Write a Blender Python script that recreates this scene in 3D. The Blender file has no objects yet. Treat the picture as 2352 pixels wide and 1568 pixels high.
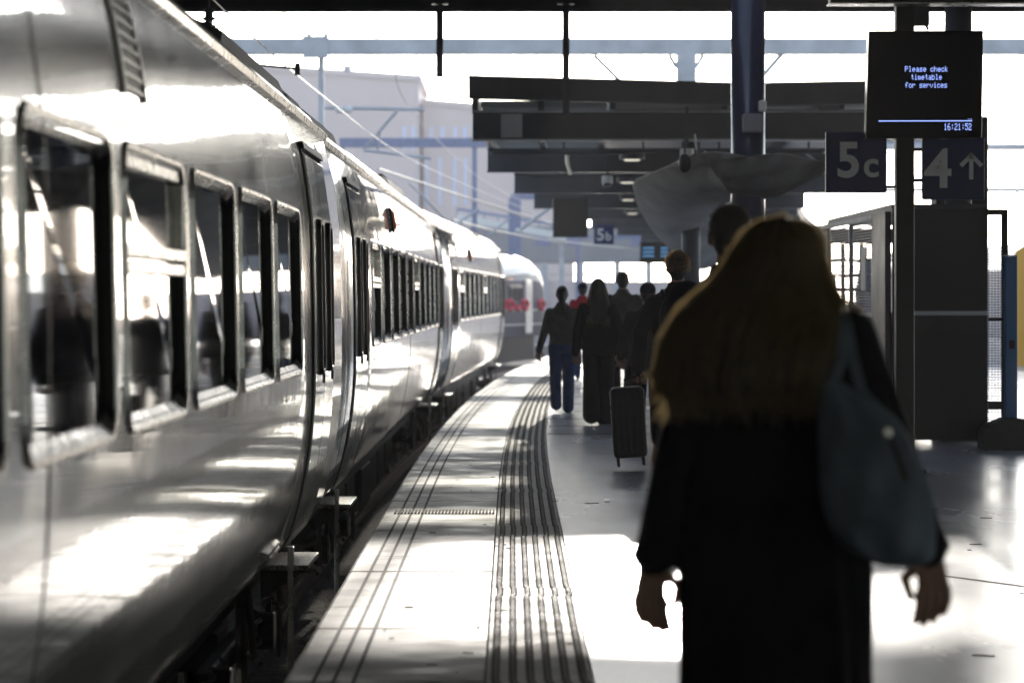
import bpy, bmesh, math, random
from mathutils import Vector, Matrix
random.seed(7)
R = math.radians
scn = bpy.context.scene

# ------------------------------------------------------------------ camera
F = 6860.0; HOR = 680.0; CX = 1176.0; EYE = 1.445       # measured on a 2352 px wide view
cd = bpy.data.cameras.new('camera'); cam = bpy.data.objects.new('camera', cd); scn.collection.objects.link(cam)
cam.location = (0, 0, EYE); cam.rotation_euler = (R(90), 0, 0)
cd.sensor_width = 36; cd.lens = F/2352*36; cd.shift_y = -(784-HOR)/2352
cd.clip_start = 0.2; cd.clip_end = 3000
cd.dof.use_dof = True; cd.dof.focus_distance = 20.0; cd.dof.aperture_fstop = 3.2
scn.camera = cam
def at(px, py, d): return Vector(((px-CX)*d/F, d, EYE+(HOR-py)*d/F))

# ------------------------------------------------------------------ sky and sun
SUN_AZ, SUN_EL = 3.5, 10.8
w = bpy.data.worlds.new('World'); scn.world = w; w.use_nodes = True
nt = w.node_tree; bg = nt.nodes['Background']
sky = nt.nodes.new('ShaderNodeTexSky'); sky.sky_type = 'NISHITA'; sky.sun_disc = False
sky.sun_elevation = R(SUN_EL); sky.sun_rotation = R(SUN_AZ); sky.dust_density = 0.6; sky.air_density = 1.0; sky.ozone_density = 1.5
tint = nt.nodes.new('ShaderNodeMix'); tint.data_type = 'RGBA'; tint.blend_type = 'MULTIPLY'; tint.inputs[0].default_value = 1
tint.inputs[7].default_value = (.90, .97, 1.10, 1); hs = nt.nodes.new('ShaderNodeHueSaturation'); hs.inputs['Saturation'].default_value = .55; nt.links.new(sky.outputs[0], hs.inputs['Color']); nt.links.new(hs.outputs[0], tint.inputs[6]); nt.links.new(tint.outputs[2], bg.inputs[0]); bg.inputs[1].default_value = 0.15
sd = bpy.data.lights.new('sun', 'SUN'); sd.energy = 2.0; sd.angle = R(0.6); sd.color = (1, .935, .85)
sun = bpy.data.objects.new('sun', sd); scn.collection.objects.link(sun)
tv = Vector((-math.sin(R(SUN_AZ))*math.cos(R(SUN_EL)), -math.cos(R(SUN_AZ))*math.cos(R(SUN_EL)), -math.sin(R(SUN_EL))))
sun.rotation_euler = tv.to_track_quat('-Z', 'Y').to_euler()
scn.view_settings.view_transform = 'Standard'; scn.view_settings.look = 'None'
scn.view_settings.exposure = 1.42; scn.view_settings.gamma = 1
scn.render.engine = 'CYCLES'
scn.cycles.max_bounces = 8; scn.cycles.volume_bounces = 0; scn.cycles.use_denoising = True
scn.cycles.sample_clamp_indirect = 6.0; scn.cycles.caustics_reflective = False; scn.cycles.caustics_refractive = False

# ------------------------------------------------------------------ materials
def mat(name, col, rough=.5, metal=0, spec=.5, coat=0, var=0, vscale=8, vstretch=(1,1,1), rvar=0, bump=0, bscale=20, bstretch=(1,1,1), emit=None, estr=1, trans=0, bdist=.02, coat_rough=.04):
    m = bpy.data.materials.new(name); m.use_nodes = True
    n = m.node_tree.nodes; l = m.node_tree.links; b = n['Principled BSDF']
    b.inputs['Base Color'].default_value = (*col, 1); b.inputs['Roughness'].default_value = rough
    b.inputs['Metallic'].default_value = metal; b.inputs['Specular IOR Level'].default_value = spec
    b.inputs['Coat Weight'].default_value = coat; b.inputs['Coat Roughness'].default_value = coat_rough
    b.inputs['Transmission Weight'].default_value = trans
    tc = n.new('ShaderNodeTexCoord')
    def noise(scale, stretch, detail=5):
        mp = n.new('ShaderNodeMapping'); mp.inputs['Scale'].default_value = stretch
        l.new(tc.outputs['Object'], mp.inputs[0])
        t = n.new('ShaderNodeTexNoise'); t.inputs['Scale'].default_value = scale; t.inputs['Detail'].default_value = detail
        l.new(mp.outputs[0], t.inputs['Vector']); return t
    if var:
        t = noise(vscale, vstretch); r = n.new('ShaderNodeValToRGB')
        r.color_ramp.elements[0].position = .3; r.color_ramp.elements[1].position = .7
        r.color_ramp.elements[0].color = (*[c*(1-var) for c in col], 1)
        r.color_ramp.elements[1].color = (*[min(1, c*(1+var)) for c in col], 1)
        l.new(t.outputs['Fac'], r.inputs[0]); l.new(r.outputs[0], b.inputs['Base Color'])
    if rvar:
        t = noise(vscale*.7, vstretch); mr = n.new('ShaderNodeMapRange')
        mr.inputs[1].default_value = .3; mr.inputs[2].default_value = .7
        mr.inputs[3].default_value = max(.02, rough-rvar); mr.inputs[4].default_value = min(1, rough+rvar)
        l.new(t.outputs['Fac'], mr.inputs[0]); l.new(mr.outputs[0], b.inputs['Roughness'])
    if bump:
        t = noise(bscale, bstretch, 3); bp = n.new('ShaderNodeBump'); bp.inputs['Strength'].default_value = bump
        bp.inputs['Distance'].default_value = bdist
        l.new(t.outputs['Fac'], bp.inputs['Height']); l.new(bp.outputs[0], b.inputs['Normal'])
        if coat: l.new(bp.outputs[0], b.inputs['Coat Normal'])
    if emit:
        b.inputs['Emission Color'].default_value = (*emit, 1); b.inputs['Emission Strength'].default_value = estr
    return m
M = {}
M['body'] = mat('carriage_paint', (.25,.25,.245), .22, coat=.8, coat_rough=.03, var=.22, vscale=1.6, vstretch=(1,1,1), rvar=.06, bump=.35, bscale=1.2, bstretch=(.6,.8,.35), bdist=.009, spec=.6)
def fine_bump(m, sc, stretch, st, dist):
    n = m.node_tree.nodes; l = m.node_tree.links; b = n['Principled BSDF']
    tc = n.new('ShaderNodeTexCoord'); mp = n.new('ShaderNodeMapping'); mp.inputs['Scale'].default_value = stretch
    t = n.new('ShaderNodeTexNoise'); t.inputs['Scale'].default_value = sc; t.inputs['Detail'].default_value = 2
    l.new(tc.outputs['Object'], mp.inputs[0]); l.new(mp.outputs[0], t.inputs['Vector'])
    bp = n.new('ShaderNodeBump'); bp.inputs['Strength'].default_value = st; bp.inputs['Distance'].default_value = dist
    l.new(t.outputs['Fac'], bp.inputs['Height'])
    old = b.inputs['Normal'].links[0].from_socket; l.new(old, bp.inputs['Normal'])
    l.new(bp.outputs[0], b.inputs['Normal']); l.new(bp.outputs[0], b.inputs['Coat Normal'])
fine_bump(M['body'], 6, (.3, 2.0, .18), .12, .004)
M['roofp'] = mat('carriage_roof', (.42,.42,.41), .38, coat=.3, var=.2, vscale=3, rvar=.1)
M['chrome'] = mat('window_frame_metal', (.45,.44,.42), .3, metal=.85, var=.12, vscale=14, rvar=.1)
M['grille'] = mat('pale_grille_metal', (.62,.61,.58), .4, metal=.3)
M['rubber'] = mat('black_rubber', (.012,.012,.013), .5)
M['glass'] = mat('dark_window_glass', (.012,.013,.014), .03, spec=.9, bump=.015, bscale=1.3, bdist=.01)
M['under'] = mat('underframe_black', (.022,.021,.02), .6, var=.4, vscale=6)
M['wheel'] = mat('wheel_steel', (.16,.14,.12), .45, metal=.6, var=.3)
M['step'] = mat('gritty_step', (.5,.48,.44), .35, metal=.4, var=.9, vscale=90, bump=.8, bscale=120)
M['orange'] = mat('orange_lens', (.6,.12,.02), .3, emit=(1,.25,.04), estr=.04)
M['slab'] = mat('edge_slab_stone', (.40,.385,.36), .55, spec=.4, var=.4, vscale=4, vstretch=(1,1,1), rvar=.14, bump=.25, bscale=60, bdist=.003)
M['tact'] = mat('tactile_tile', (.40,.375,.33), .65, spec=.3, var=.15, vscale=5, rvar=.1, bump=.2, bscale=60, bdist=.003)
M['floor'] = mat('platform_screed', (.56,.575,.61), .25, spec=.8, var=.12, vscale=1.1, vstretch=(1.6,.5,1), rvar=.05, bump=.25, bscale=5, bstretch=(.4,6,1), bdist=.003)
M['line'] = mat('dark_grip_line', (.03,.03,.032), .8)
M['joint_stud_shade'] = mat('mortar_and_stud_shade', (.07,.065,.06), .9)
M['wall'] = mat('platform_wall_brick', (.10,.085,.07), .9, var=.4, vscale=9)
M['ballast'] = mat('track_ballast', (.07,.062,.055), .95, var=.5, vscale=12, bump=1, bscale=25, bdist=.05)
M['rail'] = mat('rail_steel', (.25,.2,.17), .35, metal=.8)
M['steel'] = mat('dark_grey_steel', (.036,.042,.052), .5, var=.2, vscale=3)
M['roofd'] = mat('roof_deck_dark', (.07,.073,.078), .6, var=.2, vscale=1.5)
M['soffit'] = mat('soffit_panel', (.2,.195,.185), .6, var=.2, vscale=.8, vstretch=(.3,3,1))
M['navy'] = mat('navy_painted_steel', (.012,.02,.06), .3, coat=.6)
M['black'] = mat('black_panel', (.006,.007,.009), .45, spec=.3, rvar=.1, vscale=2)
M['bluesteel'] = mat('blue_painted_steel', (.16,.19,.32), .5, var=.15)
M['galv'] = mat('galvanised_steel', (.46,.47,.49), .5, var=.2, vscale=2)
M['wire'] = mat('catenary_wire', (.3,.28,.26), .45, metal=.8)
M['sign'] = mat('dark_blue_sign', (.010,.018,.11), .45)
M['signw'] = mat('sign_white_letters', (.8,.81,.82), .6)
M['screen'] = mat('screen_glass', (.008,.009,.009), .18)
M['led'] = mat('screen_text', (.1,.1,.2), .5, emit=(.30,.42,1.0), estr=.62)
M['tarp'] = mat('grey_tarpaulin', (.26,.245,.225), .75, var=.15, vscale=2, bump=.5, bscale=3, bstretch=(1,3,2), bdist=.05)
M['bldg'] = mat('pale_facade', (.62,.52,.49), .8, var=.06, vscale=.1)
M['bwin'] = mat('facade_window', (.55,.62,.85), .3)
M['bluepost'] = mat('bright_blue_paint', (.01,.14,.36), .4)
M['yellow'] = mat('yellow_paint', (.75,.38,.02), .45)
M['red'] = mat('red_marks', (.95,.02,.07), .6)
M['white'] = mat('white_plastic', (.75,.74,.70), .5)
M['greyw'] = mat('grey_cladding', (.24,.24,.25), .7, var=.1, vscale=.6)
M['lamp'] = mat('lit_lamp', (.9,.9,.8), .5, emit=(1,.93,.75), estr=.3)
M['fartrain'] = mat('white_train_paint', (.6,.6,.62), .3, coat=.6)
M['fargrey'] = mat('grey_train_band', (.12,.115,.17), .6)
M['weed'] = mat('dry_weed', (.25,.2,.1), .9)

# ------------------------------------------------------------------ mesh helpers
col = scn.collection
class MB:
    def __init__(s): s.v = []; s.f = []; s.m = []
    def add(s, vs, fs, mi=0):
        o = len(s.v); s.v += [tuple(v) for v in vs]; s.f += [tuple(i+o for i in f) for f in fs]; s.m += [mi]*len(fs); return s
    def box(s, x0, x1, y0, y1, z0, z1, mi=0):
        vs = [(x, y, z) for z in (z0, z1) for y in (y0, y1) for x in (x0, x1)]
        return s.add(vs, [(0,2,3,1),(4,5,7,6),(0,1,5,4),(2,6,7,3),(0,4,6,2),(1,3,7,5)], mi)
    def bar(s, a, b, wx, wz=None, mi=0, up=(0,0,1)):
        a = Vector(a); b = Vector(b); wz = wz or wx; t = (b-a).normalized(); u = Vector(up)
        if abs(t.dot(u)) > .95: u = Vector((0,1,0))
        n = t.cross(u).normalized(); u = n.cross(t)
        vs = [p+n*sx*wx/2+u*sz*wz/2 for p in (a, b) for sx, sz in ((-1,-1),(1,-1),(1,1),(-1,1))]
        return s.add(vs, [(3,2,1,0),(4,5,6,7),(0,1,5,4),(1,2,6,5),(2,3,7,6),(3,0,4,7)], mi)
    def tube(s, pts, r, n=8, mi=0, cap=True):
        pts = [Vector(p) for p in pts]; rr = r if isinstance(r, (list, tuple)) else [r]*len(pts)
        o = len(s.v); N = len(pts); ref = Vector((0,0,1))
        for i, p in enumerate(pts):
            t = (pts[min(i+1,N-1)]-pts[max(i-1,0)]).normalized()
            q = ref if abs(t.dot(ref)) < .95 else Vector((0,1,0))
            a = t.cross(q).normalized(); b = t.cross(a)
            for k in range(n):
                th = 2*math.pi*k/n; s.v.append(tuple(p+(a*math.cos(th)+b*math.sin(th))*rr[i]))
        for i in range(N-1):
            for k in range(n):
                s.f.append((o+i*n+k, o+i*n+(k+1)%n, o+(i+1)*n+(k+1)%n, o+(i+1)*n+k)); s.m.append(mi)
        if cap:
            s.f.append(tuple(o+k for k in reversed(range(n)))); s.f.append(tuple(o+(N-1)*n+k for k in range(n))); s.m += [mi, mi]
        return s
    def cyl(s, c, r, h, axis='z', n=24, mi=0, r2=None):
        c = Vector(c); d = {'x':(1,0,0),'y':(0,1,0),'z':(0,0,1)}[axis]; d = Vector(d)
        return s.tube([c-d*h/2, c+d*h/2], [r, r2 if r2 is not None else r], n, mi)
    def loft(s, rings, cap=True, mi=0, closed=True):
        o = len(s.v); n = len(rings[0])
        for r in rings: s.v += [tuple(p) for p in r]
        kk = n if closed else n-1
        for i in range(len(rings)-1):
            for k in range(kk):
                s.f.append((o+i*n+k, o+i*n+(k+1)%n, o+(i+1)*n+(k+1)%n, o+(i+1)*n+k)); s.m.append(mi)
        if cap and closed:
            s.f.append(tuple(o+k for k in reversed(range(n)))); s.f.append(tuple(o+(len(rings)-1)*n+k for k in range(n))); s.m += [mi, mi]
        return s
    def ell(s, c, rx, ry, rz, nu=20, nv=12, mi=0):
        rings = []
        for j in range(1, nv):
            ph = math.pi*j/nv
            rings.append([(c[0]+rx*math.sin(ph)*math.cos(2*math.pi*i/nu), c[1]+ry*math.sin(ph)*math.sin(2*math.pi*i/nu), c[2]-rz*math.cos(ph)) for i in range(nu)])
        return s.loft(rings, mi=mi)
    def cap2(s, p0, r0, p1, r1, n=14):
        p0 = Vector(p0); p1 = Vector(p1); t = (p1-p0); L = t.length; t.normalize()
        pts = []; rr = []
        for a in (80, 50, 25): pts.append(p0-t*r0*math.sin(R(a))); rr.append(r0*math.cos(R(a)))
        for i in range(5): f = i/4; pts.append(p0+t*L*f); rr.append(r0+(r1-r0)*f)
        for a in (25, 50, 80): pts.append(p1+t*r1*math.sin(R(a))); rr.append(r1*math.cos(R(a)))
        return s.tube(pts, rr, n)
    def build(s, name, m, parent=None, smooth=False, bevel=0, off=None, remesh=0, sm=0):
        me = bpy.data.meshes.new(name)
        vs = s.v
        if off is not None: vs = [(v[0]-off[0], v[1]-off[1], v[2]-off[2]) for v in vs]
        me.from_pydata(vs, [], s.f)
        for mm in (m if isinstance(m, (list, tuple)) else [m]): me.materials.append(mm)
        me.polygons.foreach_set('material_index', s.m)
        o = bpy.data.objects.new(name, me); col.objects.link(o)
        if parent: o.parent = parent
        if remesh:
            md = o.modifiers.new('r', 'REMESH'); md.mode = 'VOXEL'; md.voxel_size = remesh; md.use_smooth_shade = True
            if sm:
                ms = o.modifiers.new('s', 'SMOOTH'); ms.factor = .5; ms.iterations = sm
            dg = bpy.context.evaluated_depsgraph_get(); dg.update()
            nm = bpy.data.meshes.new_from_object(o.evaluated_get(dg)); o.modifiers.clear(); nm.name = name; o.data = nm; me = nm
            if not me.materials: me.materials.append(m)
        if bevel:
            b = o.modifiers.new('b', 'BEVEL'); b.width = bevel; b.segments = 2; b.limit_method = 'ANGLE'
        if smooth:
            me.polygons.foreach_set('use_smooth', [True]*len(me.polygons))
        me.update(); return o
def split_build(mb, name, m, parent=None, **kw):
    par = list(range(len(mb.v)))
    def fd(a):
        while par[a] != a: par[a] = par[par[a]]; a = par[a]
        return a
    for f in mb.f:
        r0 = fd(f[0])
        for i in f[1:]: par[fd(i)] = r0
    comps = {}
    for fi, f in enumerate(mb.f): comps.setdefault(fd(f[0]), []).append(fi)
    out = []
    for fs_ in comps.values():
        nb = MB(); mp = {}
        for fi in fs_:
            for i in mb.f[fi]:
                if i not in mp: mp[i] = len(nb.v); nb.v.append(mb.v[i])
            nb.f.append(tuple(mp[i] for i in mb.f[fi])); nb.m.append(mb.m[fi])
        out.append(nb.build(name, m, parent, **kw))
    return out
def tag(o, label=None, cat=None, group=None, kind=None):
    if label: o['label'] = label
    if cat: o['category'] = cat
    if group: o['group'] = group
    if kind: o['kind'] = kind
    return o
def thing(name, label, cat, loc=(0,0,0), rz=0, group=None):
    o = bpy.data.objects.new(name, None); col.objects.link(o); o.location = loc; o.rotation_euler = (0,0,rz)
    o.empty_display_size = .2
    return tag(o, label, cat, group)
def clone(root, loc, label, rz=None):
    r = root.copy(); col.objects.link(r); r.location = loc; r['label'] = label
    if rz is not None: r.rotation_euler = (0,0,rz)
    for ch in list(root.children):
        c = ch.copy(); col.objects.link(c); c.parent = r
        for g in list(ch.children):
            e = g.copy(); col.objects.link(e); e.parent = c
    return r
def textmesh(txt, size, m, name, parent, loc, bold=0, rot=(R(90),0,0), ext=.002, sx=1):
    c = bpy.data.curves.new(name, 'FONT'); c.body = txt; c.size = size; c.extrude = ext; c.offset = bold; c.resolution_u = 6
    o = bpy.data.objects.new(name, c); col.objects.link(o)
    dg = bpy.context.evaluated_depsgraph_get(); dg.update()
    me = bpy.data.meshes.new_from_object(o.evaluated_get(dg)); bpy.data.objects.remove(o)
    me.materials.clear(); me.materials.append(m)
    q = bpy.data.objects.new(name, me); col.objects.link(q); q.parent = parent; q.location = loc; q.rotation_euler = rot; q.scale = (sx,1,1)
    return q

# ------------------------------------------------------------------ platform
def edge(d):
    t = max(0, d-22); return -.862 + .0006*t*t*(1+.003*t)
def rows(d0, d1, step):
    n = int(round((d1-d0)/step)); return [d0+(d1-d0)*i/n for i in range(n+1)]

g = MB().box(-700, 700, -300, 1200, -1.3, -1.06); tag(g.build('ground', M['ballast']), kind='structure')
# platform body under the paving
p = MB(); ds = rows(-14, 160, 1.5)
p.loft([[(edge(d)+.05, d, -1.06), (edge(d)+.05, d, -.02), (9.5+max(0, edge(d)+.86), d, -.02), (9.5+max(0, edge(d)+.86), d, -1.06)] for d in ds])
tag(p.build('platform_base', M['wall']), kind='structure')
p = MB()
p.loft([[(edge(d)+1.172, d, -.016), (edge(d)+1.172, d, 0), (9.5+max(0, edge(d)+.86), d, 0), (9.5+max(0, edge(d)+.86), d, -.016)] for d in ds])
tag(p.build('platform_floor', M['floor']), kind='structure')
# transverse joints on the screed
p = MB()
for d in [31.3, 33.2, 35.2, 37.4, 40, 43, 46.5]:
    p.box(edge(d)+1.18, 9.3, d, d+.03+ (.05 if d == 31.3 else 0), .0005, .004)
p.bar((2.2, 15.5, .002), (3.6, 13.0, .002), .012, .004)
for i in range(60):
    d_ = random.uniform(10, 30); x_ = random.uniform(.4, 4.4); a_ = random.uniform(-.4, .4); l_ = random.uniform(.02, .10)
    p.bar((x_, d_, .002), (x_+l_*math.cos(a_), d_+l_*math.sin(a_), .002), .012, .004)
for i in range(40):
    d_ = random.uniform(10, 26); x_ = edge(d_)+random.uniform(.3, 1.16); a_ = random.uniform(0, 3); p.box(x_, x_+random.uniform(.01,.05), d_, d_+random.uniform(.01, .04), .004, .006)
tag(p.build('floor_joints', M['joint_stud_shade']), kind='structure')
# edge slabs
p = MB(); d = 7.6; L = .9
while d < 120:
    a, b = d+.006, d+L-.006; e0, e1 = edge(a), edge(b)
    if not (19.5 < d < 19.6):
        jz = random.uniform(-.002, .002)
        vs = []
        for (yy, ee) in ((a, e0), (b, e1)):
            vs.append([(ee+.012, yy, -.12), (ee, yy, -.1), (ee, yy, -.02), (ee+.006, yy, -.006+jz), (ee+.02, yy, jz), (ee+.755, yy, jz), (ee+.755, yy, -.12)])
        p.loft(vs)
    d += L
tag(p.build('platform_edge_slabs', M['slab']), kind='structure')
# grip lines
p = MB()
for o_ in (.11, .185, .26):
    ds2 = rows(8, 60, .45)
    for i in range(len(ds2)-1):
        a, b = ds2[i]+.004, ds2[i+1]-.004
        p.add([(edge(a)+o_, a, .0042), (edge(a)+o_+.017, a, .0042), (edge(b)+o_+.017, b, .0042), (edge(b)+o_, b, .0042)], [(0,1,2,3)])
tag(p.build('edge_grip_lines', M['line']), kind='structure')
# drain channel across slabs
p = MB()
for i in range(30):
    x = edge(19.9)+.08+i*.0225
    p.box(x, x+.013, 19.8, 20.08, .004, .012)
tag(p.build('drain_grating', M['line'], bevel=0), 'narrow dark drain grating set across the pale platform edge slabs', 'drain', )
# tactile strip
p = MB(); q = MB(); d = 8.0
while d < 100:
    for h in range(1):
        a, b = d+.002, d+.398
        e0, e1 = edge(a)+.765, edge(b)+.765
        p.add([(e0, a, -.02), (e0+.4, a, -.02), (e1+.4, b, -.02), (e1, b, -.02), (e0, a, .001), (e0+.4, a, .001), (e1+.4, b, .001), (e1, b, .001)],
              [(4,5,6,7),(0,1,5,4),(1,2,6,5),(2,3,7,6),(3,0,4,7)])
    if d < 75:
        off = 0 if int(d/.4) % 9 else .006
        for i in range(6):
            for j in range(6):
                x = e0+.0335+.0667*i+off; y = a+.031+.0667*j
                n = 8 if d < 30 else 5
                r0, r1 = .0185, .0125; o = len(q.v)
                for rr, zz in ((r0, .001), (r1, .0085)):
                    for k in range(n): th = 2*math.pi*k/n; q.v.append((x+rr*math.cos(th), y+rr*math.sin(th), zz))
                for k in range(n): q.f.append((o+k, o+(k+1)%n, o+n+(k+1)%n, o+n+k)); q.m.append(1)  # stud sides coloured dark to stand in for their backlit shade
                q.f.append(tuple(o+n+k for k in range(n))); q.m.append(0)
    d += .4
tag(p.build('tactile_paving', M['tact']), kind='structure')
tag(q.build('tactile_paving_studs', [M['tact'], M['joint_stud_shade']]), kind='structure')
# track
for k, tx in enumerate((-2.53-.72, -2.53+.72)):
    p = MB(); 
    def tc_(d): return tx + (edge(d)+.862)*(.82)
    p.loft([[(tc_(d)-.035, d, -.96), (tc_(d)+.035, d, -.96), (tc_(d)+.035, d, -.915), (tc_(d)-.035, d, -.915)] for d in rows(-10, 130, 2)])
    p.loft([[(tc_(d)-.07, d, -1.06), (tc_(d)+.07, d, -1.06), (tc_(d)+.07, d, -.962), (tc_(d)-.07, d, -.962)] for d in rows(-10, 130, 2)])
    tag(p.build('rail', M['rail']), 'steel running rail under the carriages, '+('nearer to' if k else 'farther from')+' the platform', 'rail', 'rails of the platform track')
# weeds on the coping
p = MB()
for i in range(70):
    d = random.uniform(11.5, 15.5); x = edge(d); z = random.uniform(-.09, -.01)
    a = random.uniform(-1, 1); h = random.uniform(.01, .035)
    p.tube([(x+.005, d, z), (x-.012-h*.3, d+a*h*.5, z+h*.7), (x-.01-h*.7, d+a*h, z+h*.5)], .0012, 4)
tag(p.build('dry_weeds', M['weed']), 'wisps of dry weed along the near platform edge joints', 'weeds', kind='stuff')

# ------------------------------------------------------------------ carriages
PR = [(-.34,-.13),(-.26,-.07),(-.18,.0),(-.13,.1),(-.075,.3),(-.03,.55),(-.006,.8),(0,.98),(0,1.06),(0,1.3),(-.006,1.55),(-.015,1.88),(-.03,2.0),(-.068,2.25),(-.115,2.44),(-.135,2.5)]
PROOF = [(-.16,2.54),(-.22,2.64),(-.35,2.75),(-.6,2.85),(-.95,2.91),(-1.37,2.93)]
def prof(z):
    P = PR+PROOF
    for i in range(len(P)-1):
        if P[i][1] <= z <= P[i+1][1]:
            f = (z-P[i][1])/(P[i+1][1]-P[i][1])
            p0 = P[max(i-1,0)]; p1 = P[i]; p2 = P[i+1]; p3 = P[min(i+2, len(P)-1)]
            m1 = (p2[0]-p0[0])/max(1e-6, p2[1]-p0[1])*(p2[1]-p1[1]); m2 = (p3[0]-p1[0])/max(1e-6, p3[1]-p1[1])*(p2[1]-p1[1])
            return (2*f**3-3*f*f+1)*p1[0]+(f**3-2*f*f+f)*m1+(-2*f**3+3*f*f)*p2[0]+(f**3-f*f)*m2
    return P[-1][0]
HW = 1.37
def rrect(w, z0, z1, r, inset, n=6):
    """loop of (dy, z) points"""
    y0, y1 = -w/2+inset, w/2-inset; a, b = z0+inset, z1-inset; r = max(.01, r-inset); pts = []
    for cy, cz, s0 in ((y1-r, b-r, 0), (y0+r, b-r, 90), (y0+r, a+r, 180), (y1-r, a+r, 270)):
        for k in range(n+1):
            th = R(s0+90*k/n); pts.append((cy+r*math.cos(th), cz+r*math.sin(th)))
    return pts
def make_window(root, yc, wd, z0, z1, r, ring=.028, depth=.024, hopper=False, name='window', proud=0):
    mb = MB(); L = []
    for ins, off in ((0, .0005+proud*.2), (.012, max(.013, proud)), (ring*.75, max(.012, proud)), (ring, .004+proud*.5), (ring+.003, -depth)):
        zi = .032 if (off < -.01 and name == 'window') else 0
        L.append([(prof(z)+off, yc+dy, z) for dy, z in rrect(wd, z0+zi, z1-zi*.8, r, ins)])
    n = len(L[0]); o = 0
    mb.loft(L[:4], cap=False)
    # reveal: metal top and bottom, rubber at the sides
    b = len(mb.v); mb.v += L[3]+L[4]
    for k in range(n):
        k2 = (k+1) % n; dz = abs(L[3][k2][2]-L[3][k][2]); dy = abs(L[3][k2][1]-L[3][k][1])
        mb.f.append((b+k, b+k2, b+n+k2, b+n+k)); mb.m.append(1 if dz > dy*.8 else 0)
    fr = mb.build('window_frame', [M['rubber'] if proud else M['chrome'], M['rubber']], None, smooth=False)
    gl = MB(); gl.add([(x+.002, y, z) for x, y, z in L[4]], [tuple(range(n))])
    g_ = gl.build(name, M['glass'], root)
    fr.parent = g_
    if hopper:
        h = MB(); zb = z1-.36
        iw = wd-2*ring
        def hb(za, zb_, o0, o1):
            vs = [];
            for y in (yc-iw/2+.002, yc+iw/2-.002):
                vs.append([(prof(za)+o0, y, za), (prof(za)+o1, y, za), (prof(zb_)+o1, y, zb_), (prof(zb_)+o0, y, zb_)])
            h.loft(vs)
        hb(zb-.045, zb-.005, -.05, .006); hb(zb+.005, zb+.045, -.05, .010); hb(z1-ring-.05, z1-ring-.002, -.05, -.004)
        h.box(-.045, -.005, yc-iw/2+.004, yc-iw/2+.03, zb+.047, z1-ring-.053); h.box(-.045, -.005, yc+iw/2-.03, yc+iw/2-.004, zb+.047, z1-ring-.053)
        h.build('hopper_bar', M['chrome'], g_, bevel=.004)
    return g_
def strip(mb, y0, y1, z0, z1, o0, o1, n=18, mi=0):
    vs = []
    zs = [z0+(z1-z0)*i/n for i in range(n+1)]
    A = []
    for y in (y0, y1):
        A.append([(prof(z)+o0, y, z) for z in zs]+[(prof(z)+o1, y, z) for z in reversed(zs)])
    mb.loft(A, mi=mi)
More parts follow.
